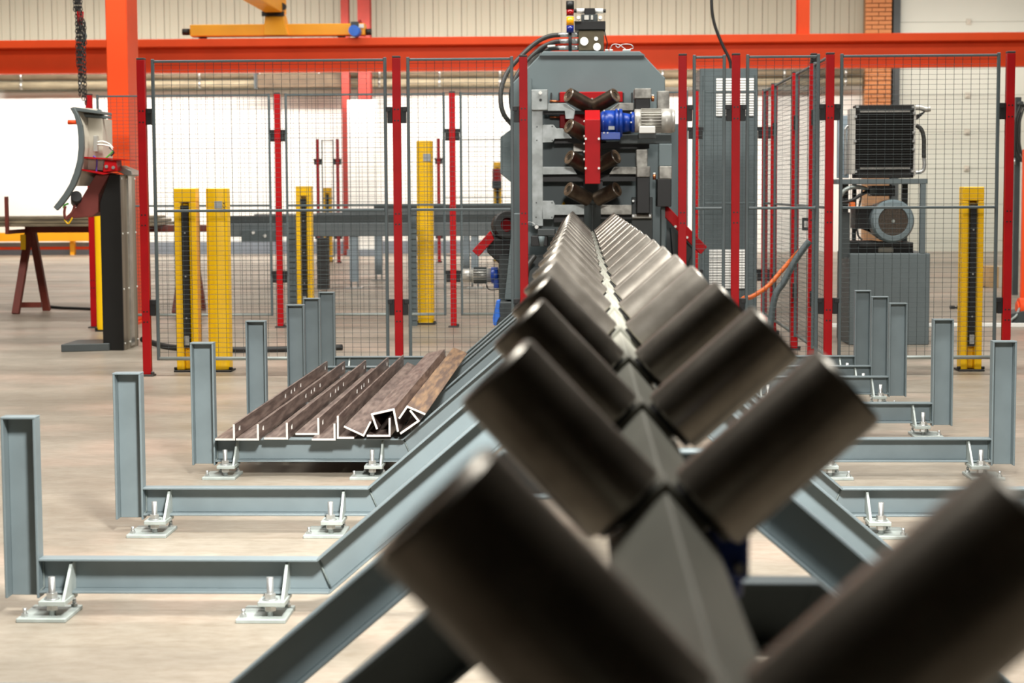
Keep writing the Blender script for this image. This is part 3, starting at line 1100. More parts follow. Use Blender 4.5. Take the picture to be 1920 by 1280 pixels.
m = MB(); m.poly([(1247, 398), (1263, 398), (1303, 470), (1303, 560), (1247, 560)], 12.92, 13.0)
m.build('side_gusset', 'machine_dark', mc, 0.004)
# blue guard hanging at the lower left
m = MB(); m.poly([(931, 563), (938, 562), (936, 580), (937, 594), (932, 603), (930, 611), (925, 609), (924, 596), (928, 578)], 12.32, 12.39)
m.build('blue_guard', 'bright_blue', mc, 0.004)

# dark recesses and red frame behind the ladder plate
m = MB(); rc(m, c3, 445, 1200, 205, 330, 12.66, 12.72)
m.build('red_frame', 'red', mc, 0.004)
m = MB(); rc(m, c3, 445, 745, 470, 640, 12.66, 12.72)
m.build('red_frame', 'red', mc, 0.004)
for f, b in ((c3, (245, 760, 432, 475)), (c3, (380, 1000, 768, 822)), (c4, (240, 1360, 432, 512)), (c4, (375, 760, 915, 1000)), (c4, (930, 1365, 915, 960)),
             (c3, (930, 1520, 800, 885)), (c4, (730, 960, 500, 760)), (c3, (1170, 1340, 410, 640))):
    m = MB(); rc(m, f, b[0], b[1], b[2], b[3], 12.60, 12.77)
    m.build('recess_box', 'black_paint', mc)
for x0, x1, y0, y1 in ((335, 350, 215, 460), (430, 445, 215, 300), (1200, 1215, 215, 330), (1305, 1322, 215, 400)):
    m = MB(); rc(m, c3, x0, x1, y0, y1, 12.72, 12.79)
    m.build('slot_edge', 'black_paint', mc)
for y in (318, 505):
    a, b = at(*c3(325, y), 12.7), at(*c3(445, y + 6), 12.7)
    m = MB(); m.cyl(a, b, 0.008, n=10)
    m.build('copper_pipe', 'copper', mc)
m = MB(); rc(m, c4, 610, 745, 55, 150, 12.70, 12.77)
for i in range(7):
    rc(m, c4, 615 + i * 18, 624 + i * 18, 55, 150, 12.69, 12.70)
m.build('rear_motor', 'silver', mc)
m = MB(); m.poly(mp(c4, [(470, 790), (492, 750), (516, 790)]), 12.755, 12.775)
m.build('warning_label', 'yellow', mc)

# ladder plate
lp = MB()
YP = 12.50
rc(lp, c3, 112, 242, 400, 1815, YP, YP + 0.02)
lp.poly(mp(c3, [(300, 345), (520, 345), (630, 425), (612, 530), (515, 530), (505, 435), (300, 435)]), YP, YP + 0.02)
lp.poly(mp(c3, [(238, 600), (370, 600), (402, 645), (480, 645), (592, 765), (385, 770), (360, 810), (238, 815)]), YP, YP + 0.02)
lp.poly(mp(c4, [(238, 338), (590, 338), (650, 425), (238, 430)]), YP, YP + 0.02)
lp.poly(mp(c4, [(238, 745), (370, 745), (392, 793), (760, 793), (740, 910), (382, 915), (365, 965), (230, 965)]), YP, YP + 0.02)
lad = lp.build('ladder_plate', 'plate_bare', mc, 0.002)
hm = MB()
for f, x, y in ((c3, 172, 625), (c3, 355, 622), (c3, 170, 788), (c3, 355, 788), (c4, 163, 768), (c4, 352, 768), (c4, 161, 942), (c4, 350, 942)):
    a = at(*f(x, y), YP)
    hm.cyl(a - Vector((0, 0.001, 0)), a + Vector((0, 0.002, 0)), 0.0045, n=10)
hm.build('bolt_holes', 'black_paint', lad)
m = MB(); rc(m, c3, 105, 300, 178, 425, YP - 0.05, YP + 0.02)
blk = m.build('top_block', 'plate_bare', mc, 0.004)
a = at(*c3(213, 218), YP - 0.05)
m = MB(); m.cyl(a - Vector((0, 0.012, 0)), a, 0.012, n=12)
m.build('bolt', 'white', blk)
a = at(*c3(215, 303), YP - 0.05)
m = MB(); m.cyl(a - Vector((0, 0.001, 0)), a + Vector((0, 0.004, 0)), 0.010, n=12)
m.build('bolt_hole', 'black_paint', blk)
m = MB(); rc(m, c3, 62, 110, 40, 1810, 12.56, 12.76)
m.build('side_wall', 'machine', mc)
# right-hand arms and boxes
for f, pts in ((c3, [(1150, 340), (1335, 340), (1335, 430), (1040, 430)]), (c4, [(1100, 338), (1365, 338), (1365, 425), (1040, 425)]), (c4, [(930, 795), (1310, 795), (1310, 910), (930, 910)])):
    m = MB(); m.poly(mp(f, pts), YP, YP + 0.03)
    m.build('side_arm', 'plate_rub', mc, 0.003)
def blockpart(name, mt, f, x0, x1, y0, y1, ya, yb, bev=0.004):
    m = MB(); rc(m, f, x0, x1, y0, y1, ya, yb)
    return m.build(name, mt, mc, bev)
blockpart('slide_cap', 'plate_rub', c3, 1340, 1545, 165, 285, 12.36, 12.62)
blockpart('slide_box', 'black_paint', c3, 1350, 1530, 285, 425, 12.38, 12.62)
blockpart('back_plate', 'plate_rub', c3, 1615, 1762, 195, 440, 12.44, 12.52)
blockpart('cross_bar', 'machine_dark', c3, 1165, 1785, 715, 828, 12.46, 12.56)
blockpart('scuffed_plate', 'plate_rub', c4, 1362, 1498, 130, 335, 12.46, 12.54)
blockpart('slide_cap', 'plate_rub', c4, 1370, 1532, 332, 460, 12.36, 12.62)
blockpart('slide_box', 'black_paint', c4, 1370, 1525, 460, 895, 12.37, 12.62)
blockpart('upright_bar', 'machine', c4, 1635, 1792, 60, 330, 12.44, 12.56)
blockpart('slide_cap', 'plate_rub', c4, 1640, 1790, 330, 482, 12.38, 12.60)
blockpart('slide_box', 'black_paint', c4, 1612, 1785, 482, 815, 12.38, 12.62)
blockpart('mount_plate', 'machine_dark', c4, 1308, 1560, 700, 1250, 12.58, 12.66)
blockpart('mount_bar', 'plate_rub', c4, 1308, 1550, 905, 955, 12.5, 12.58)
blockpart('side_rail', 'machine', c4, 1660, 1710, 820, 1300, 12.5, 12.62)
for f, x, y in ((c3, 1560, 285), (c4, 1580, 455)):
    a = at(*f(x, y), 12.45)
    m = MB(); m.cyl(a - Vector((0, 0, 0.02)), a + Vector((0, 0, 0.012)), 0.011, n=10)
    v_ = m.build('copper_valve', 'copper', mc)
    m = MB(); m.cyl(a + Vector((0, 0, 0.012)), a + Vector((0, 0, 0.026)), 0.009, n=8)
    m.build('fitting', 'white', v_)
bm_ = MB()
for x, y in ((1327, 745), (1327, 925), (1522, 922)):
    a = at(*c4(x, y), 12.5)
    bm_.cyl(a - Vector((0, 0.01, 0)), a + Vector((0, 0.01, 0)), 0.008, n=8)
bm_.build('bolts', 'zinc', mc)

# V rollers stacked in the machine
def mroller(f, x, y, s):
    d = Vector((s * 0.77, -0.5, 0.40)).normalized()
    o = at(*f(x, y), 12.30)
    R = 0.050
    m = MB()
    m.lathe(o - d * 0.175, d, [(0, 0.02), (0, R), (0.171, R), (0.175, R - 0.003), (0.175, R * 0.74), (0.172, R * 0.70), (0.172, R * 0.5), (0.169, R * 0.45), (0.169, 0.001)], 28, [0, 0, 2, 1, 1, 1, 0, 0])
    r = m.build('machine_roller', ['roller_dark', 'roller_face', 'roller_end'], mc)
    m = MB(); m.cyl(o - d * 0.23, o - d * 0.175, 0.02, n=12)
    m.build('axle', 'machine_dark', r)
for f, x, y, s in ((c3, 545, 240, -1), (c3, 1117, 243, 1), (c3, 548, 612, -1), (c3, 553, 985, -1), (c3, 1127, 978, 1), (c4, 545, 600, -1), (c4, 1137, 600, 1), (c3, 1120, 612, 1)):
    mroller(f, x, y, s)
# standing V guide behind the first conveyor rollers
a, b, cc = at(*c4(735, 900), 12.50), at(*c4(940, 900), 12.50), at(*c4(840, 900), 12.40)
zb_, zt_ = at(*c4(840, 1230), 12.5).z, at(*c4(840, 770), 12.5).z
m = MB(); m.prism([(a.x, a.y, zb_), (cc.x, cc.y, zb_), (b.x, b.y, zb_), (cc.x, cc.y + 0.02, zb_)], (0, 0, zt_ - zb_))
m.build('v_guide', 'machine_dark', mc, 0.002)
a = at(*c3(833, 280), 12.45); b = at(*c3(833, 430), 12.45)
m = MB(); m.box(a.x - 0.006, a.x + 0.006, 12.44, 12.46, b.z, a.z)
m.build('centre_blade', 'plate_rub', mc)

# red drive guard
x0, x1 = at(*c3(748, 700), 12.05).x, at(*c3(930, 700), 12.05).x
zt2, zf, zb2 = at(*c3(840, 425), 12.17).z, at(*c3(840, 540), 12.05).z, at(*c4(840, 540), 12.05).z
m = MB(); m.prism([(x0, 12.05, zb2), (x0, 12.05, zf), (x0, 12.17, zt2), (x0, 12.28, zt2), (x0, 12.28, zb2)], (x1 - x0, 0, 0))
rg = m.build('drive_guard', 'red', mc, 0.002)
bm_ = MB()
for f, x, y in ((c3, 757, 768), (c3, 915, 768), (c3, 755, 1122), (c3, 915, 1122)):
    a = at(*f(x, y), 12.05)
    bm_.cyl(a - Vector((0, 0.008, 0)), a, 0.008, n=10)
for y in (560, 740, 830, 925, 1018):
    a = at(*c3(745, y), 12.15)
    bm_.cyl(a - Vector((0.008, 0, 0)), a + Vector((0.003, 0, 0)), 0.007, n=8)
bm_.build('bolts', 'white', rg)

# blue gearbox with silver motor
def xcyl(m, f, xa, xb, yc, ra, rb=None, y=12.16, n=28):
    a, b = at(*f(xa, yc), y), at(*f(xb, yc), y)
    b.z = a.z
    m.cyl(a, b, ra, rb, n)
k_ = 12.16 / F / 6.4
m = MB()
xcyl(m, c3, 935, 975, 580, 120 * k_, 150 * k_); xcyl(m, c3, 975, 1112, 580, 150 * k_); xcyl(m, c3, 1112, 1150, 580, 168 * k_); xcyl(m, c3, 1155, 1195, 580, 168 * k_)
xcyl(m, c3, 1195, 1300, 575, 120 * k_, 100 * k_); xcyl(m, c3, 1300, 1342, 570, 122 * k_)
gbx = m.build('gearbox', 'blue', mc)
m = MB(); rc(m, c3, 940, 1172, 690, 778, 12.08, 12.24)
m.build('gearbox_foot', 'blue', gbx, 0.003)
m = MB(); rc(m, c3, 1030, 1102, 618, 660, 12.078, 12.09)
m.build('rating_plate', 'label_grey', gbx)
bm_ = MB()
for x, y in ((978, 560), (1022, 562), (975, 697), (1020, 697), (1145, 547), (1183, 550), (1148, 415), (1302, 455), (1302, 570), (978, 430)):
    a = at(*c3(x, y), 12.085)
    bm_.cyl(a - Vector((0, 0.006, 0)), a + Vector((0, 0.02, 0)), 0.0052, n=8)
bm_.build('bolts', 'white', gbx)
m = MB()
xcyl(m, c3, 1342, 1420, 555, 138 * k_); xcyl(m, c3, 1420, 1660, 555, 122 * k_); xcyl(m, c3, 1660, 1790, 555, 146 * k_); xcyl(m, c3, 1790, 1826, 555, 146 * k_, 128 * k_)
mot = m.build('motor', 'silver', mc)
fm = MB()
a, b = at(*c3(1420, 555), 12.16), at(*c3(1660, 555), 12.16)
for i in range(26):
    t = 2 * math.pi * i / 26
    d = Vector((0, math.cos(t), math.sin(t)))
    p, q = Vector((a.x, 12.16, a.z)) + d * 134 * k_, Vector((b.x, 12.16, a.z)) + d * 134 * k_
    fm.bar(p, q, 0.004, 30 * k_, d)
fm.build('cooling_fins', 'silver', mot)
m = MB(); rc(m, c3, 1400, 1592, 618, 702, 12.04, 12.12)
m.build('terminal_box', 'white', mot, 0.004)
m = MB(); rc(m, c3, 1395, 1600, 702, 760, 12.06, 12.3)
m.build('motor_bracket', 'machine_dark', mot)

# gauge and small actuators on the lower left
a = at(*c4(167, 1058), 12.42)
m = MB(); m.cyl(a, a + Vector((0, 0.02, 0)), 0.0155, n=18)
ga = m.build('pressure_gauge', 'machine_dark', mc)
m = MB(); m.cyl(a - Vector((0, 0.001, 0)), a, 0.0125, n=18)
m.build('dial', 'white', ga)
m = MB(); m.tube(smooth_path([at(*c4(60, 1000), 12.45), at(*c4(110, 1003), 12.45), at(*c4(150, 1030), 12.43)]), 0.002, 6)
m.build('capillary', 'zinc', ga)
blockpart('actuator', 'machine_dark', c4, 180, 390, 1085, 1165, 12.3, 12.5)
blockpart('actuator', 'black_paint', c4, 100, 300, 1165, 1290, 12.32, 12.5)
m = MB(); m.cyl(at(*c4(228, 1170), 12.25), at(*c4(228, 1290), 12.25), 0.022, 0.012, n=14)
m.build('plunger', 'machine', mc)
m = MB(); m.tube(smooth_path([at(1002, 480, 12.35), at(990, 500, 12.3), at(985, 535, 12.3), at(990, 580, 12.3)]), 0.018, 10)
m.build('drain_hose', 'hose', mc)
m = MB(); a = at(1010, 520, 12.5); m.cyl(a - Vector((0, 0.06, 0)), a + Vector((0, 0.06, 0)), 0.075, n=24)
m.build('hand_wheel', 'machine_dark', mc)

# red arms and black boot either side
m = MB(); m.poly([(1244, 388), (1253, 387), (1326, 463), (1314, 477), (1244, 404)], 12.55, 12.70)
ra_ = m.build('red_arm', 'red', mc, 0.003)
bm_ = MB()
for u, v in ((1266.5, 424.5), (1288, 445)):
    a = at(u, v, 12.55); bm_.cyl(a - Vector((0, 0.01, 0)), a, 0.009, n=10)
bm_.build('bolts', 'white', ra_)
m = MB(); m.poly([(1258, 428), (1288, 454), (1300, 466), (1290, 490), (1276, 500), (1262, 478)], 12.7, 12.9)
m.build('arm_bracket', 'machine_dark', mc)
m = MB(); m.poly([(919, 433), (926, 450), (897, 481), (885, 470)], 12.50, 12.62)
m.build('red_arm', 'red', mc, 0.003)
m = MB(); m.poly([(917, 436), (912, 472), (945, 503), (965, 480), (965, 428), (940, 446)], 12.64, 12.85)
m.build('boot', 'rubber', mc, 0.01)
a = at(944, 424, 12.55)
m = MB(); m.lathe(a + Vector((0, 0.12, 0)), Vector((0.3, -1, 0.1)), [(0, 0.095), (0.09, 0.10), (0.10, 0.09), (0.10, 0.05), (0.03, 0.045), (0.03, 0.001)], 26, [0, 0, 0, 0, 1])
m.build('boot_ring', ['rubber', 'red'], mc)
m = MB(); a, b = at(868, 516, 12.9), at(921, 516, 12.9); b.z = a.z
m.cyl(a, b.lerp(a, 0.65), 0.046, n=20).cyl(b.lerp(a, 0.65), b, 0.050, n=20)
fm = m.build('side_motor', 'silver', mc)
m = MB()
for i in range(18):
    t = 2 * math.pi * i / 18
    d = Vector((0, math.cos(t), math.sin(t)))
    m.bar(b.lerp(a, 0.62) + d * 0.052, b.lerp(a, 0.15) + d * 0.052, 0.003, 0.012, d)
m.build('cooling_fins', 'machine_dark', fm)
m = MB(); p = at(934, 517, 12.9); m.cyl(b, b + Vector((0.05, 0, 0)), 0.058, n=18).box(p.x - 0.03, p.x + 0.06, 12.85, 12.97, p.z - 0.085, p.z + 0.02)
m.build('side_gearbox', 'blue', mc, 0.004)
m = MB(); m.tube(smooth_path([at(911, 530, 12.85), at(916, 542, 12.85), at(930, 543, 12.85), at(944, 540, 12.85)]), 0.004, 6)
m.build('cable', 'black', mc)

# hydraulic valve block, lamp tower and hoses on top
YT = 12.95
def tp(name, mt, x0, x1, y0, y1, ya, yb, bev=0.003, par=None):
    m = MB(); rc(m, ct, x0, x1, y0, y1, ya, yb)
    return m.build(name, mt, par or mc, bev)
man = tp('manifold_block', 'bronze', 812, 1272, 545, 908, YT, YT + 0.2)
for x, y, r in ((915, 745, 72), (1130, 700, 34), (1145, 845, 66)):
    a = at(*ct(x, y), YT)
    rr = r / 9.6 * YT / F
    m = MB(); m.cyl(a - Vector((0, 0.012, 0)), a, rr, n=20).cyl(a - Vector((0, 0.016, 0)), a - Vector((0, 0.012, 0)), rr * 0.6, n=6, smooth=False)
    m.build('port_plug', 'alu', man)
vb = tp('valve_body', 'black', 740, 1300, 380, 532, YT - 0.01, YT + 0.18)
tp('valve_neck', 'machine_dark', 860, 1160, 255, 385, YT, YT + 0.15, par=vb)
tp('valve_plate', 'silver', 915, 1000, 275, 360, YT - 0.01, YT, par=vb)
tp('valve_plate', 'silver', 1035, 1075, 275, 360, YT - 0.01, YT, par=vb)
tp('valve_head', 'black', 920, 1112, 145, 262, YT, YT + 0.12, par=vb)
tp('valve_foot', 'black_paint', 735, 862, 378, 400, YT - 0.02, YT, par=vb)
for xa_, xb_, nm, mt, r in ((780, 920, 'solenoid', 'white', 0.018), (1108, 1255, 'solenoid', 'white', 0.018), (725, 780, 'solenoid_end', 'black', 0.013), (1255, 1305, 'solenoid_end', 'black', 0.013)):
    a, b = at(*ct(xa_, 198), YT + 0.05), at(*ct(xb_, 198), YT + 0.05); b.z = a.z
    m = MB(); m.cyl(a, b, r, n=16)
    m.build(nm, mt, vb)
for x in (812, 1205):
    a = at(*ct(x, 320), YT)
    m = MB(); m.cyl(a - Vector((0, 0.02, 0)), a + Vector((0, 0.06, 0)), 0.013, n=14)
    m.build('knob', 'white', vb)
tx_, ty_ = at(*ct(662, 300), YT - 0.02).x, YT - 0.02
tw = None
for nm, mt, ya_, yb_, r in (('lamp_tower', 'black', 20, 168, 0.0285), ('red_lens', 'lamp_red', 168, 288, 0.0265), ('clear_ring', 'white', 288, 304, 0.0255), ('amber_lens', 'lamp_amber', 304, 460, 0.0265), ('blue_lens', 'lamp_blue', 462, 590, 0.0265)):
    za, zb3 = at(*ct(662, ya_), ty_).z, at(*ct(662, yb_), ty_).z
    m = MB(); m.cyl((tx_, ty_, zb3), (tx_, ty_, za), r, n=20)
    o = m.build(nm, mt, tw or mc)
    if tw is None:
        tw = o
za, zb3 = at(*ct(662, 590), ty_).z, at(1067, 100, ty_).z
m = MB(); m.cyl((tx_, ty_ + 0.02, zb3), (tx_, ty_, za), 0.012, n=12)
m.build('lamp_stem', 'black', tw)
for i, (x0_, y0_) in enumerate(((445, 627), (468, 742), (440, 862))):
    a, b = at(*ct(x0_, y0_), YT + 0.08), at(*ct(820, y0_), YT + 0.08); b.z = a.z
    L_ = b - a
    m = MB(); m.cyl(a, a + L_ * 0.66, 0.0165, n=16).cyl(a + L_ * 0.66, a + L_ * 0.82, 0.020, n=6, smooth=False).cyl(a + L_ * 0.82, b, 0.0185, n=16)
    m.build('hose_fitting', 'zinc', man)
YH = YT + 0.08
H1 = [at(1050, 65.5, YH), at(1030, 68, YH), at(1005, 80, YH), at(975, 107, YH - 0.05), at(950, 138, YH - 0.1), at(939, 175, YH - 0.15), at(945, 215, YH - 0.18), at(975, 247, YH - 0.12)]
H2 = [at(1050, 77.5, YH), at(1035, 80, YH), at(1012, 92, YH), at(985, 118, YH - 0.03), at(965, 150, YH - 0.08), at(958, 185, YH - 0.1), at(966, 222, YH - 0.1), at(985, 245, YH - 0.05)]
H3 = [at(1048, 90, YH), at(1030, 92, YH), at(1010, 104, YH), at(992, 122, YH - 0.2), at(980, 150, YH - 0.26), at(978, 190, YH - 0.28)]
for h in (H1, H2, H3):
    m = MB(); m.tube(smooth_path(h, 8), 0.0165, 12)
    m.build('hydraulic_hose', 'hose', mc)
m = MB(); m.cyl(at(*ct(255, 838), YH - 0.02), at(*ct(395, 825), YH - 0.02), 0.008, n=10)
m.build('sensor_plug', 'white', mc)
for x0_, x1_ in ((1290, 1355), (1372, 1430), (1612, 1752)):
    tp('cable_gland', 'white', x0_, x1_, 888, 912, YT, YT + 0.06, 0.002)
m = MB(); m.tube(smooth_path([at(*ct(p[0], p[1]), YT + 0.03) for p in ((1375, 890), (1420, 810), (1490, 795), (1560, 815), (1660, 888))]), 0.003, 6)
m.tube(smooth_path([at(*ct(p[0], p[1]), YT + 0.03) for p in ((1480, 820), (1530, 855), (1600, 800), (1750, 800), (1800, 860), (1740, 885))]), 0.003, 6)
m.build('loose_wire', 'zinc', mc)
m = MB(); m.tube(smooth_path([at(*ct(1280, 540), YT + 0.05), at(*ct(1300, 650), YT + 0.05), at(*ct(1330, 780), YT + 0.05), at(*ct(1310, 890), YT + 0.05)]), 0.004, 6)
m.build('signal_cable', 'black', mc)

# ================================================================== hydraulic power unit on the right
def ch(x, y): return 1560 + x / 4.265, 180 + y / 4.265
YU = 13.7
x0, x1 = at(1592, 560, YU).x, at(1743, 560, YU).x
hp = thing('hydraulic_power_unit', 'grey hydraulic power unit with black radiator behind the right mesh panel', 'power unit', ((x0 + x1) / 2, YU + 0.3, 0))
m = MB(); m.box(x0, x1, YU, YU + 0.65, 0.0, at(1668, 475, YU).z)
m.build('tank', 'unit_grey', hp, 0.006)
def hb_(name, mt, xa, xb, ya, yb, d0, d1, bev=0.003, par=None):
    m = MB(); rc(m, ch, xa, xb, ya, yb, YU + d0, YU + d1)
    return m.build(name, mt, par or hp, bev)
hb_('frame_top', 'unit_grey', 35, 766, 662, 702, 0.0, 0.5)
hb_('frame_leg', 'unit_grey', 706, 750, 700, 1256, 0.0, 0.05)
hb_('frame_leg', 'machine_dark', 85, 130, 700, 1300, 0.3, 0.35)
hb_('frame_leg', 'machine_dark', 560, 605, 700, 1256, 0.45, 0.5)
hb_('frame_leg', 'machine_dark', 165, 195, 700, 1256, 0.45, 0.5)
m = MB(); rc(m, ch, 75, 142, 930, 1290, YU + 0.05, YU + 0.1)
m.build('side_plate', 'machine_dark', hp)
hb_('rear_panel', 'leg_blue_grey', 45, 138, 155, 655, 0.35, 0.40)
rad = hb_('radiator', 'radiator', 185, 655, 72, 655, 0.02, 0.16)
fm = MB()
for i in range(22):
    y = 140 + i * 20
    rc(fm, ch, 190, 650, y, y + 7, YU + 0.012, YU + 0.02)
fm.build('cooling_fins', 'radiator', rad)
m = MB()
for y in (118, 125, 572, 580):
    rc(m, ch, 225, 625, y, y + 3, YU + 0.008, YU + 0.012)
m.build('seam', 'silver', rad)
hb_('header_tank', 'silver', 143, 188, 100, 622, 0.0, 0.14, par=rad)
hb_('header_tank', 'silver', 655, 668, 80, 640, 0.0, 0.14, par=rad)
m = MB()
for x, y in ((205, 85), (650, 88), (660, 135), (190, 605), (645, 600), (655, 290), (655, 360), (655, 425), (185, 360), (190, 165)):
    rc(m, ch, x - 9, x + 9, y - 9, y + 9, YU - 0.01, YU + 0.02)
m.build('brackets', 'zinc', rad)
P = lambda x, y, d=0.08: at(*ch(x, y), YU + d)
m = MB(); m.tube(smooth_path([P(665, 90), P(710, 92), P(750, 105), P(785, 100)]), 0.022, 12)
m.build('outlet_pipe', 'silver', rad)
m = MB(); m.poly(mp(ch, [(680, 150), (745, 122), (740, 135), (682, 190)]), YU + 0.05, YU + 0.1)
m.build('pipe_bracket', 'black', rad)
m = MB(); m.tube(smooth_path([P(672, 235), P(712, 265), P(733, 330), P(735, 420), P(735, 495)]), 0.016, 12)
m.build('hose', 'hose', hp)
m = MB(); m.tube(smooth_path([P(735, 495), P(738, 560), P(722, 600), P(668, 612)]), 0.014, 12)
m.build('elbow_pipe', 'zinc', hp)
m = MB(); m.tube(smooth_path([P(130, 235), P(105, 275), P(108, 400), P(108, 640)]), 0.010, 10)
m.build('return_pipe', 'zinc', hp)
m = MB(); m.tube(smooth_path([P(70, 800, 0), P(100, 755, 0), P(160, 728, 0.02), P(225, 728, 0.05), P(270, 742, 0.1)]), 0.016, 10)
m.build('hose', 'rail_grey', hp)
m = MB(); m.tube(smooth_path([P(75, 850, 0), P(150, 838, 0.02), P(230, 790, 0.05), P(300, 755, 0.1)]), 0.013, 10)
m.build('hose', 'rubber', hp)
m = MB(); m.tube(smooth_path([P(240, 745, 0.0), P(225, 850, 0.0), P(200, 960, 0.02), P(205, 1100, 0.02), P(240, 1150, 0.02)]), 0.007, 8)
m.build('hose', 'rubber', hp)
hb_('orange_cap', 'orange_cable', 143, 186, 850, 900, -0.02, 0.05)
hb_('pump_valve', 'black', 320, 505, 715, 800, 0.1, 0.3)
hb_('pump_valve', 'machine_dark', 300, 345, 730, 780, 0.05, 0.12)
ctr = P(490, 1000, 0.0)
m = MB()
m.lathe(ctr + Vector((0, 0.55, 0)), (0, -1, 0), [(0, 0.10), (0, 0.135), (0.36, 0.138), (0.36, 0.158), (0.52, 0.160), (0.55, 0.145), (0.555, 0.112), (0.545, 0.108), (0.545, 0.001)], 40, [0, 0, 0, 0, 0, 0, 0, 1])
mot = m.build('motor', ['motor_grey', 'black_paint'], hp)
m = MB()
for i in range(-9, 10):
    h = 0.108 ** 2 - (i * 0.0118) ** 2
    if h > 0:
        h = math.sqrt(h)
        z = i * 0.0118
        m.box(ctr.x - h, ctr.x + h, ctr.y + 0.002, ctr.y + 0.004, ctr.z + z - 0.0022, ctr.z + z + 0.0022)
        m.box(ctr.x + z - 0.0022, ctr.x + z + 0.0022, ctr.y + 0.000, ctr.y + 0.002, ctr.z - h, ctr.z + h)
m.build('fan_grille', 'grille', mot)
m = MB(); m.cyl(ctr + Vector((0, -0.004, 0)), ctr, 0.012, n=10)
m.build('fan_hub', 'rail_grey', mot)
m = MB(); m.cyl(P(250, 970, 0.3), P(350, 985, 0.3), 0.09, 0.11, n=20).box(P(190, 0, 0.2).x, P(330, 0, 0.2).x, YU + 0.15, YU + 0.4, P(0, 1060, 0.2).z, P(0, 890, 0.2).z)
m.build('pump', 'black', hp)
hb_('motor_mount', 'black', 215, 650, 1170, 1205, 0.05, 0.4)
hb_('motor_mount', 'black_paint', 140, 370, 1160, 1256, 0.1, 0.4)
hb_('motor_mount', 'black_paint', 495, 650, 1180, 1256, 0.1, 0.4)
hb_('drip_tray', 'panel_back', 370, 495, 1205, 1250, 0.12, 0.3)

# ================================================================== louvred cabinet behind the back fence
YC = 16.25
x0, x1, zc_ = at(1312, 128, YC).x, at(1421, 128, YC).x, at(1366, 128, YC).z
cab = thing('electrical_cabinet', 'tall dark grey electrical cabinet with two white louvred vents', 'cabinet', ((x0 + x1) / 2, YC + 0.3, 0))
m = MB(); m.box(x0, x1, YC, YC + 0.6, 0, zc_)
m.build('body', 'fence_grey', cab, 0.006)
m = MB(); m.box(x0 + 0.03, x1 - 0.03, YC - 0.02, YC, 0.12, at(1366, 140, YC).z)
m.build('door', 'fence_grey', cab, 0.004)
for (u0, u1, v0, v1, n, lab) in ((1343, 1413, 147, 218, 15, 'white upper vent'), (1330, 1400, 468, 541, 15, 'white lower vent')):
    m = MB(); m.rect(u0, u1, v0, v1, YC - 0.024, YC - 0.02)
    v = lit(m.build('vent', 'label_grey', cab), lab)
    a, b = at(u0, v0, YC - 0.03), at(u1, v1, YC - 0.03)
    hgt = (a.z - b.z) / n
    sm_ = MB(); sm_.prism([(a.x, -0.004, 0), (a.x, -0.014, -hgt * 0.78), (a.x, -0.010, -hgt * 0.80), (a.x, 0.0, -hgt * 0.1)], (b.x - a.x, 0, 0))
    first = None
    for i in range(n):
        if first is None:
            first = o = sm_.build('slat', 'white', v)
        else:
            o = first.copy(); C.objects.link(o)
        o.location = (0, YC - 0.024, a.z - i * hgt)
m = MB(); m.tube(smooth_path([at(1334, -15, 16.4), at(1335, 20, 16.4), at(1341, 50, 16.4), at(1355, 85, 16.4), at(1368, 112, 16.4), at(1370, 130, 16.4)]), 0.014, 8)
tag(m.build('hanging_cable', 'black'), 'black cable hanging from above onto the louvred cabinet', 'cable')

# cables and hoses near the side fence
m = MB(); m.tube(smooth_path([Vector((at(1330, 600, 12.5).x, 12.5, 0.016)), Vector((at(1352, 590, 12.55).x, 12.55, 0.12)), at(1388, 566, 12.6), at(1410, 556, 12.6), at(1440, 536, 12.65), at(1465, 508, 12.7), at(1488, 482, 12.7), at(1500, 470, 12.6), at(1512, 462, 12.38)]), 0.016, 10)
tag(m.build('orange_cable', 'orange_cable'), 'thick orange cable rising beside the side fence', 'cable')
m = MB(); m.tube(smooth_path([Vector((at(1432, 600, 12.0).x, 12.0, 0.022)), Vector((at(1440, 585, 12.0).x, 12.0, 0.15)), at(1452, 560, 12.0), at(1470, 528, 12.0), at(1490, 490, 12.0), at(1508, 464, 12.0), at(1518, 452, 12.0)]), 0.022, 12)
tag(m.build('flexible_conduit', 'fence_grey'), 'grey flexible conduit climbing beside the orange cable', 'conduit')
a = at(1512, 420, 13.0)
m = MB(); rc(m, lambda x, y: (x, y), 1505, 1520, 408, 432, 13.0, 13.05)
bx_ = thing('junction_box', 'small black junction box on the side fence', 'junction box', tuple(a))
m.build('housing', 'black', bx_, 0.003)
m = MB(); m.rect(1508, 1516, 414, 426, 12.99, 13.0)
m.build('cover', 'white', bx_)

# long grey tray beside the machine, behind the front mesh
def lattice(u0, u1, v0, y, label):
    x0, x1, z1 = at(u0, v0, y).x, at(u1, v0, y).x, at((u0 + u1) / 2, v0, y).z
    t = thing('cable_riser', label, 'cable riser', ((x0 + x1) / 2, y, 0))
    m = MB(); m.box(x0, x1, y, y + 0.06, 0, z1)
    m.build('back_plate', 'fence_grey', t)
    m = MB()
    n = int(z1 / 0.05)
    for i in range(n):
        m.box(x0 - 0.003, x1 + 0.003, y - 0.008, y, i * 0.05, i * 0.05 + 0.03)
    m.build('ribs', 'fence_grey', t)
    return t
lattice(538, 553, 405, 15.9, 'grey ribbed cable riser left of the back yellow column')
lattice(766, 780, 405, 15.75, 'grey ribbed cable riser left of the tall round yellow column')

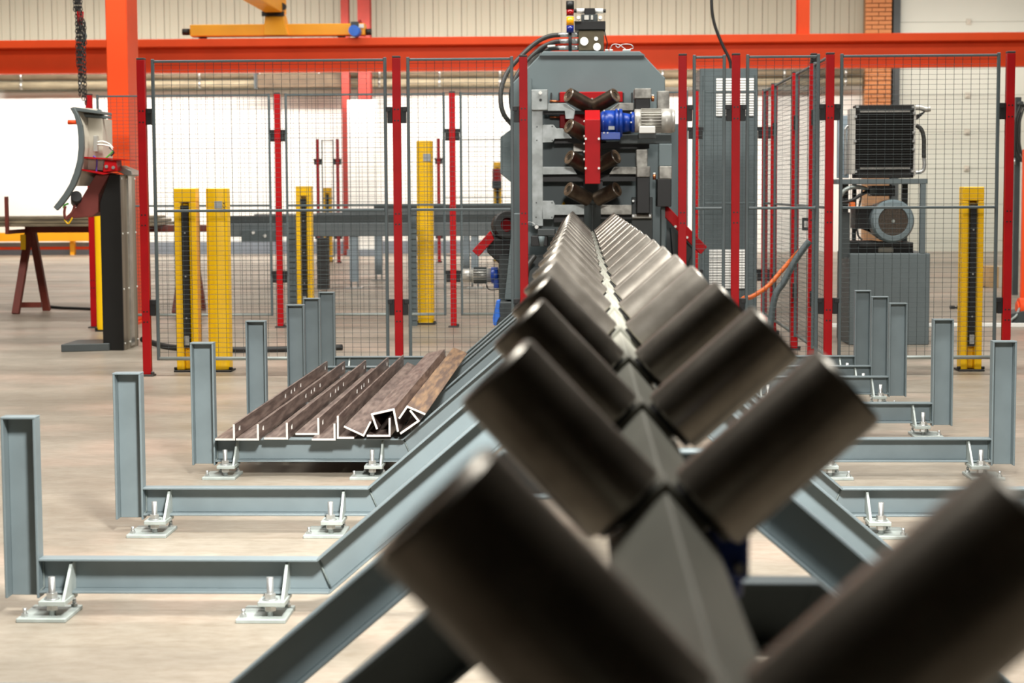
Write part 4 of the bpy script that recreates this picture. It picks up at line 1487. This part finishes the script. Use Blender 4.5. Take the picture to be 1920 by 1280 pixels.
# ================================================================== far roller table
YQ = 21.8
tb = thing('far_roller_table', 'long grey roller table standing beyond the back fence', 'table', (at(680, 540, YQ).x, YQ, 0))
zA, zB_, zC_, zD = (at(690, v, YQ).z for v in (404, 418, 420, 443))
xl, xr = at(425, 420, YQ).x, at(1010, 420, YQ).x
m = MB(); m.box(xl, xr, YQ + 0.05, YQ + 0.5, zB_, zA)
m.build('top_rail', 'machine_dark', tb)
m = MB(); m.box(xl, xr, YQ, YQ + 0.08, zD, zB_)
m.build('side_beam', 'table_grey', tb, 0.006)
m = MB(); m.box(xl, xr, YQ + 0.45, YQ + 0.55, zD, zA)
m.build('rear_beam', 'table_grey', tb, 0.006)
a, b = at(452, 431, YQ - 0.1), at(522, 453, YQ - 0.1)
m = MB(); m.box(a.x, b.x, YQ - 0.1, YQ, b.z, a.z)
m.build('end_plate', 'fence_grey', tb, 0.004)
bm_ = MB()
for u, v in ((475, 436), (497, 442)):
    p = at(u, v, YQ - 0.1); bm_.cyl(p - Vector((0, 0.02, 0)), p, 0.02, n=8)
bm_.build('bolts', 'white', tb)
def tleg(u0, u1, y, mt):
    x0, x1 = at(u0, 460, y).x, at(u1, 460, y).x
    m = MB(); m.box(x0, x1, y, y + 0.1, 0.08, zD + 0.02)
    l = m.build('leg', mt, tb, 0.003)
    m = MB(); m.box(x0 - 0.05, x1 + 0.05, y - 0.04, y + 0.14, 0, 0.015)
    for sx in (x0 + 0.01, x1 - 0.01):
        m.cyl((sx, y + 0.05, 0.015), (sx, y + 0.05, 0.2), 0.012, n=8)
    m.build('foot', 'zinc', l)
tleg(655, 671, YQ + 0.02, 'leg_blue_grey')
tleg(702, 716, YQ + 1.9, 'leg_blue_grey')
tleg(868, 880, YQ + 1.9, 'leg_blue_grey')
tleg(883, 897, YQ + 0.02, 'leg_blue_grey')
m = MB(); m.box(xl, xr, YQ + 1.85, YQ + 2.05, zD, zA)
m.build('second_beam', 'table_grey', tb)
m = MB(); m.rect(594, 614, 443, 548, YQ - 0.6, YQ - 0.4)
x0, x1 = at(594, 500, YQ - 0.6).x, at(614, 500, YQ - 0.6).x
m = MB(); m.box(x0, x1, YQ - 0.6, YQ - 0.4, 0.02, zD)
m.build('cable_chute', 'rubber', tb, 0.006)
for i in range(26):
    pass
st = thing('steel_bundle', 'stacked grey steel sheets on the far roller table', 'steel sheets', tuple(at(830, 400, YQ)))
for i, (u0, u1, v0, v1) in enumerate(((700, 962, 384, 391), (640, 962, 391, 398), (592, 962, 398, 404))):
    x0, x1 = at(u0, 395, YQ).x, at(u1, 395, YQ).x
    z0, z1 = at(800, v1, YQ).z, at(800, v0, YQ).z
    m = MB(); m.box(x0, x1, YQ + 0.06, YQ + 0.44, z0 + 0.004, z1 + 0.003)
    m.build('sheet', 'table_grey' if i else 'machine_dark', st, 0.003)

# ================================================================== trestle with sheets on the left
YTR = 17.6
zt0 = at(110, 423, YTR).z
tr = thing('trestle', 'brown red steel trestle with A-shaped legs on the left', 'trestle', (at(60, 570, YTR).x, YTR, 0))
x0, x1 = at(46, 430, YTR).x, at(400, 430, YTR).x
zt1 = at(110, 436, YTR).z
m = MB(); m.box(x0, x1, YTR, YTR + 0.1, zt1, zt0)
m.build('top_beam', 'trestle', tr, 0.004)
for ub, ut, dy in ((41, 52, -0.25), (71, 58, 0.25)):
    for rep, off in ((0, 0.0), (1, 1.55)):
        a, b = at(ub, 577, YTR), at(ut, 434, YTR)
        m = MB(); m.bar((a.x + off, YTR + 0.05 + dy, 0.0), (b.x + off, YTR + 0.05, zt1 + 0.02), 0.068, 0.06)
        m.build('leg', 'trestle', tr, 0.003)
a, b = at(38, 563, YTR), at(76, 563, YTR)
m = MB(); m.box(a.x, b.x, YTR + 0.0, YTR + 0.06, 0.05, 0.10)
m.build('tie_bar', 'trestle', tr)
p = at(46, 400, YTR)
m = MB(); m.box(p.x - 0.014, p.x + 0.014, 17.03, 17.07, zt1, at(46, 368, YTR).z).box(p.x - 0.014, p.x + 0.014, 17.07, YTR, zt1, zt0 - 0.03)
m.build('end_stop', 'trestle', tr)
q = at(45, 453, YTR - 0.02)
m = MB(); m.box(q.x - 0.03, q.x + 0.02, YTR - 0.04, YTR - 0.02, q.z - 0.08, q.z + 0.07)
m.build('hand_tag', 'yellow', tr, 0.003)
for i, (u0, u1, z_, th, y0, y1, l) in enumerate(((-40, 290, 0.0, 0.025, 17.1, 18.2, 'lowest long steel sheet lying on the brown trestle'), (-30, 280, 0.028, 0.03, 17.15, 18.15, 'middle long steel sheet lying on the brown trestle'),
                                      (-40, 270, 0.062, 0.028, 17.2, 18.1, 'topmost long steel sheet lying on the brown trestle'))):
    x0, x1 = at(u0, 400, 17.2).x, at(u1, 400, 17.2).x
    m = MB(); m.box(x0, x1, y0, y1, zt0 + 0.001 + z_, zt0 + z_ + th)
    tag(m.build('steel_sheet', 'sheet_steel', None, 0.003), l, 'steel sheet', 'sheets on the brown trestle')

# ================================================================== control console
YN = 13.35
x0, x1 = at(190, 500, YN).x, at(228.5, 500, YN).x
con = thing('control_console', 'control console on a black pedestal, seen from behind, left of the fence', 'console', ((x0 + x1) / 2, YN + 0.2, 0))
zt4, zm4 = at(215, 327, YN).z, at(190, 380, YN).z
xm = at(206, 330, YN).x
m = MB(); m.prism([(x0, YN, 0.0), (x1, YN, 0.0), (x1, YN, zt4), (xm, YN, zt4), (x0, YN, zm4)], (0, 0.02, 0))
m.build('front_plate', 'black_paint', con, 0.002)
m = MB(); m.prism([(x0 + 0.004, YN + 0.02, 0.0), (x1, YN + 0.02, 0.0), (x1, YN + 0.02, zt4), (xm, YN + 0.02, zt4), (x0 + 0.004, YN + 0.02, zm4)], (0, 0.44, 0))
sh = m.build('pedestal', 'brushed', con, 0.003)
m = MB(); m.box(x1, x1 + 0.012, YN + 0.20, YN + 0.30, 0.02, zt4 + 0.01)
m.build('cable_strip', 'alu', sh)
bm_ = MB()
for z in (0.05, 0.45, 0.86, zt4 - 0.03):
    for y in (YN + 0.04, YN + 0.19, YN + 0.44):
        bm_.cyl((x1, y, z), (x1 + 0.006, y, z), 0.007, n=8)
bm_.build('rivets', 'white', sh)
xb0 = at(116, 655, YN - 0.1).x
m = MB(); m.prism([(xb0, YN - 0.12, 0.0), (x0 + 0.05, YN - 0.02, 0.0), (x0 + 0.05, YN + 0.4, 0.0), (xb0, YN + 0.32, 0.0)], (0, 0, 0.055))
m.build('base_foot', 'machine_dark', con, 0.004)
def cs(x, y): return 100 + x / 5.333, 180 + y / 5.333
arc_o = [(165, 120), (205, 190), (235, 290), (248, 400), (250, 520), (235, 650), (205, 760), (160, 880), (100, 980), (40, 1060), (0, 1110)]
arc_i = [(35, 1145), (85, 1095), (150, 1010), (215, 900), (262, 780), (290, 660), (303, 520), (300, 400), (285, 290), (250, 190), (205, 110)]
m = MB(); m.poly(mp(cs, arc_o + arc_i), YN - 0.10, YN - 0.06)
m.build('side_cheek', 'panel_grey', con, 0.003)
m = MB(); m.prism([at(*cs(*p), YN - 0.10) + Vector((0.10, 0.34, 0)) for p in arc_o[:7] + arc_i[4:]], (0, 0.04, 0))
m.build('side_cheek', 'panel_grey', con, 0.003)
pa = [at(*cs(*p), YN - 0.06) for p in arc_i[::-1][:8]]
m = MB()
for i in range(len(pa) - 1):
    m.hexa([pa[i], pa[i + 1], pa[i + 1] + Vector((0.09, 0.32, 0)), pa[i] + Vector((0.09, 0.32, 0)),
            pa[i] + Vector((-0.012, 0, 0)), pa[i + 1] + Vector((-0.012, 0, 0)), pa[i + 1] + Vector((0.08, 0.32, 0)), pa[i] + Vector((0.08, 0.32, 0))])
m.build('control_panel', 'panel_back', con)
m = MB(); m.poly(mp(cs, [(205, 108), (465, 150), (470, 180), (235, 150)]), YN - 0.06, YN + 0.28)
m.build('top_bar', 'panel_grey', con, 0.003)
m = MB(); m.poly(mp(cs, [(250, 178), (570, 200), (570, 228), (260, 205)]), YN + 0.02, YN + 0.06)
m.build('cross_bar', 'panel_grey', con, 0.002)
m = MB(); m.poly(mp(cs, [(345, 215), (490, 225), (500, 745), (345, 735)]), YN + 0.02, YN + 0.30)
bxp = m.build('rear_box', 'panel_back', con, 0.003)
m = MB(); m.poly(mp(cs, [(400, 395), (438, 395), (438, 555), (400, 555)]), YN - 0.03, YN + 0.02)
m.build('connector', 'silver', bxp, 0.002)
wp = lambda *ps: smooth_path([at(*cs(x, y), YN - 0.02) for x, y in ps])
for nm, mt, ps in (('white_wire', 'white', ((440, 460), (500, 455), (560, 480), (595, 520))), ('white_wire', 'white', ((440, 485), (510, 490), (570, 505), (590, 540))),
                   ('black_wire', 'black', ((560, 515), (605, 560), (575, 600))), ('green_wire', 'green', ((600, 550), (560, 590), (525, 620))), ('purple_wire', 'purple', ((400, 600), (435, 640), (430, 760)))):
    m = MB(); m.tube(wp(*ps), 0.006, 6)
    m.build(nm, mt, bxp)
m = MB(); m.poly(mp(cs, [(300, 605), (720, 632), (720, 642), (300, 622)]), YN - 0.06, YN + 0.26)
m.build('red_shelf', 'red', con)
m = MB(); m.poly(mp(cs, [(280, 728), (500, 765), (560, 770), (500, 785), (280, 745)]), YN - 0.06, YN + 0.26)
m.build('red_shelf', 'red', con)
m = MB(); m.poly(mp(cs, [(512, 640), (630, 640), (640, 750), (495, 760)]), YN - 0.05, YN + 0.1)
hd_ = m.build('hinge_block', 'red', con, 0.003)
bm_ = MB()
for x, y in ((532, 705), (600, 715)):
    a = at(*cs(x, y), YN - 0.05); bm_.cyl(a - Vector((0, 0.008, 0)), a, 0.012, n=10)
bm_.build('bolts', 'zinc', hd_)
m = MB(); m.poly(mp(cs, [(640, 690), (780, 745), (790, 790), (745, 800), (640, 755)]), YN + 0.05, YN + 0.3)
m.build('support_arm', 'alu', con, 0.004)
m = MB(); m.poly(mp(cs, [(425, 785), (560, 785), (450, 990), (450, 1160), (395, 1200), (160, 1225), (115, 1215), (230, 1110), (330, 940)]), YN + 0.03, YN + 0.30)
m.build('lower_tray', 'tray', con, 0.003)
a = at(*cs(195, 262), YN - 0.08)
m = MB(); m.cyl(a - Vector((0.035, 0, 0)), a + Vector((0.03, 0, 0)), 0.017, n=14)
m.build('stop_button', 'orange', con)
m = MB(); m.cyl(at(*cs(230, 1000), YN - 0.04), at(*cs(230, 1060), YN + 0.1), 0.04, n=14)
m.build('socket', 'black', con)
for nm, mt, ps, r in (('cable_loop', 'tray', ((120, 1100), (110, 1170), (130, 1230), (190, 1160), (215, 1090)), 0.010), ('cable_loop', 'green', ((100, 1120), (115, 1090), (150, 1075)), 0.007),
                   ('cable_loop', 'yellow', ((110, 1235), (150, 1275), (190, 1215)), 0.006)):
    m = MB(); m.tube(wp(*ps), r, 8)
    m.build(nm, mt, con)
# floor cables
m = MB(); m.tube(smooth_path([(at(258, 640, 13.6).x, 13.75, 0.05), (at(300, 650, 13.4).x, 13.5, 0.022), (at(345, 655, 13.3).x, 13.3, 0.022), (at(440, 660, 13.2).x, 13.15, 0.022), (at(540, 657, 13.2).x, 13.2, 0.022), (at(640, 655, 13.3).x, 13.35, 0.022)]), 0.022, 10)
tag(m.build('floor_hose', 'rubber'), 'black corrugated hose on the floor from console to the frames', 'hose')
m = MB(); m.tube(smooth_path([(at(76, 562, 18).x, 18.3, 0.015), (at(110, 566, 18).x, 18.1, 0.015), (at(150, 569, 18).x, 18.0, 0.015), (at(200, 570, 17.9).x, 17.8, 0.015)]), 0.014, 8)
tag(m.build('floor_cable', 'rubber'), 'thin black cable on the floor behind the trestle', 'cable')

# ================================================================== chain hoist hanging at the upper left
YX = 15.0
def chain(parent, u, v0, v1, y, s=0.020):
    a, b = at(u, v0, y), at(u, v1, y)
    m = MB()
    n = int((a.z - b.z) / (s * 1.5))
    for i in range(n):
        z = a.z - i * s * 1.5
        dx = Vector((1, 0, 0)) if i % 2 else Vector((0.35, 0.94, 0))
        pts = []
        for k in range(9):
            t = 2 * math.pi * k / 8
            pts.append(Vector((a.x, y, z)) + dx * math.cos(t) * s * 0.55 + Vector((0, 0, math.sin(t) * s)))
        m.tube(pts, s * 0.2, 5, False)
    o = m.build('chain_links', 'rubber', parent)
    o['kind'] = 'stuff'
    return o
ho = thing('chain_hoist', 'dark hanging chains of a hoist above the console', 'chain hoist', tuple(at(148, 10, YX)))
p = at(150, -60, YX)
m = MB(); m.box(p.x - 0.10, p.x + 0.10, YX - 0.1, YX + 0.1, p.z, p.z + 0.22)
m.build('hoist_body', 'red', ho, 0.01)
for u, v0, v1 in ((138, -60, 30), (141, -60, 130), (144, -60, 190), (147, -60, 150), (150, -60, 192), (153, 30, 120), (157, 40, 200), (159, 45, 90)):
    chain(ho, u, v0, v1, YX + random.uniform(-0.04, 0.04))
p = at(151, 38, YX)
m = MB(); m.cyl(p + Vector((0, 0, 0.07)), p + Vector((0, 0, -0.05)), 0.028, 0.018, n=14)
hk = m.build('hook_block', 'red', ho)
m = MB(); m.tube(smooth_path([p + Vector((0, 0, -0.05)), p + Vector((0.0, 0, -0.09)), p + Vector((0.04, 0, -0.12)), p + Vector((0.02, 0, -0.17)), p + Vector((-0.03, 0, -0.15))]), 0.010, 8)
m.build('hook', 'machine_dark', hk)

# ================================================================== odds and ends by the right edge
ld = MB(); yy = floor_y(1700, 614)
ld.box(at(1560, 612, yy).x, at(1930, 612, yy).x, yy, yy + 0.04, 0, 0.035)
tag(ld.build('floor_rail', 'white', None, 0.004), 'white low floor rail behind the right yellow column', 'floor rail')
yb_ = 21.5
a, b = at(1856, 500, yb_), at(1898, 546, yb_)
bx2 = thing('cardboard_box', 'brown cardboard box on the floor by the right edge', 'box', ((a.x + b.x) / 2, yb_ + 0.15, 0))
pz = MB(); pz.box(a.x - 0.05, b.x + 0.05, yb_, yb_ + 0.4, 0.0, b.z)
pz.build('pallet_block', 'mortar', bx2, 0.006)
m = MB(); m.box(a.x, b.x, yb_ + 0.02, yb_ + 0.38, b.z, a.z)
m.build('carton', 'cardboard', bx2, 0.004)
m = MB(); m.box((a.x + b.x) / 2 - 0.02, (a.x + b.x) / 2 + 0.02, yb_ + 0.019, yb_ + 0.38, b.z, a.z + 0.002)
m.build('tape', 'panel_back', bx2)
ys_ = floor_y(1900, 612)
sp = thing('floor_winch', 'orange drum unit on a grey block at the right picture edge', 'winch', (at(1910, 600, ys_).x, ys_, 0))
m = MB(); m.poly([(1896, 588), (1935, 580), (1935, 616), (1912, 618), (1894, 610)], ys_, ys_ + 0.3)
m.build('base_block', 'machine_dark', sp, 0.004)
p = at(1916, 577, ys_ + 0.1)
m = MB(); m.cyl(p - Vector((0.03, 0, 0)), p + Vector((0.15, 0, 0)), 0.085, n=22).cyl(p - Vector((0.045, 0, 0)), p - Vector((0.03, 0, 0)), 0.055, n=18)
m.build('drum', 'orange', sp)
m = MB(); m.tube(smooth_path([p + Vector((-0.03, -0.05, 0)), at(1905, 592, ys_), at(1896, 600, ys_), at(1894, 610, ys_)]), 0.012, 8)
m.build('cable', 'rail_grey', sp)
m = MB(); m.rect(1917, 1932, 280, 560, ys_ + 0.2, ys_ + 0.25)
m.build('upright', 'orange', sp)
m = MB()
for dx in (0, 4, 9):
    m.tube(smooth_path([at(1914 + dx, 195, 20.0), at(1904 + dx, 225, 20.0), at(1902 + dx, 260, 20.0), at(1908 + dx, 292, 20.0), at(1918 + dx, 300, 20.0), at(1926 + dx, 260, 20.0), at(1924 + dx, 210, 20.0), at(1914 + dx, 195, 20.0)]), 0.012, 8)
m.tube(smooth_path([at(1904, 225, 19.98), at(1903, 270, 19.98), at(1902, 298, 19.98)]), 0.010, 8)
hs = thing('hose_reel', 'coiled black air hose hanging at the right picture edge', 'hose', tuple(at(1912, 250, 20)))
m.build('coil', 'hose', hs)
m = MB(); a = at(1902, 300, 19.98); m.cyl(a + Vector((0, 0, -0.05)), a + Vector((0, 0, 0.02)), 0.014, n=10)
m.build('nozzle', 'zinc', hs)
p = at(1914, 190, 20.0)
m = MB(); m.cyl(p + Vector((0, -0.06, -0.02)), p + Vector((0, 0.12, -0.02)), 0.02, n=12).box(p.x - 0.03, p.x + 0.03, 20.1, 20.2, 0, p.z + 0.05)
m.build('hook_post', 'machine_dark', hs)

a = at(1526, 106, 12.30)
fs = thing('fence_sensor', 'small black sensor box on top of the side fence', 'sensor', (XS, 12.30, 2.0))
m = MB(); m.box(XS - 0.02, XS + 0.02, 12.27, 12.33, 2.0, 2.055)
m.build('housing', 'black', fs, 0.003)
m = MB(); m.cyl((XS, 12.262, 2.03), (XS, 12.27, 2.03), 0.012, n=12)
m.build('lens', 'machine_dark', fs)
yf_ = floor_y(1790, 579)
cl_ = thing('floor_clamp', 'small black clamp lying on the floor behind the right mesh', 'clamp', (at(1790, 579, yf_).x, yf_, 0))
x0 = at(1782, 579, yf_).x
m = MB(); m.box(x0, x0 + 0.045, yf_, yf_ + 0.05, 0, 0.03)
m.build('jaw', 'black', cl_, 0.003)
m = MB(); m.box(x0 + 0.045, x0 + 0.07, yf_ + 0.01, yf_ + 0.04, 0.004, 0.018).box(x0 + 0.07, x0 + 0.10, yf_, yf_ + 0.05, 0, 0.03)
m.build('slide', 'black', cl_)
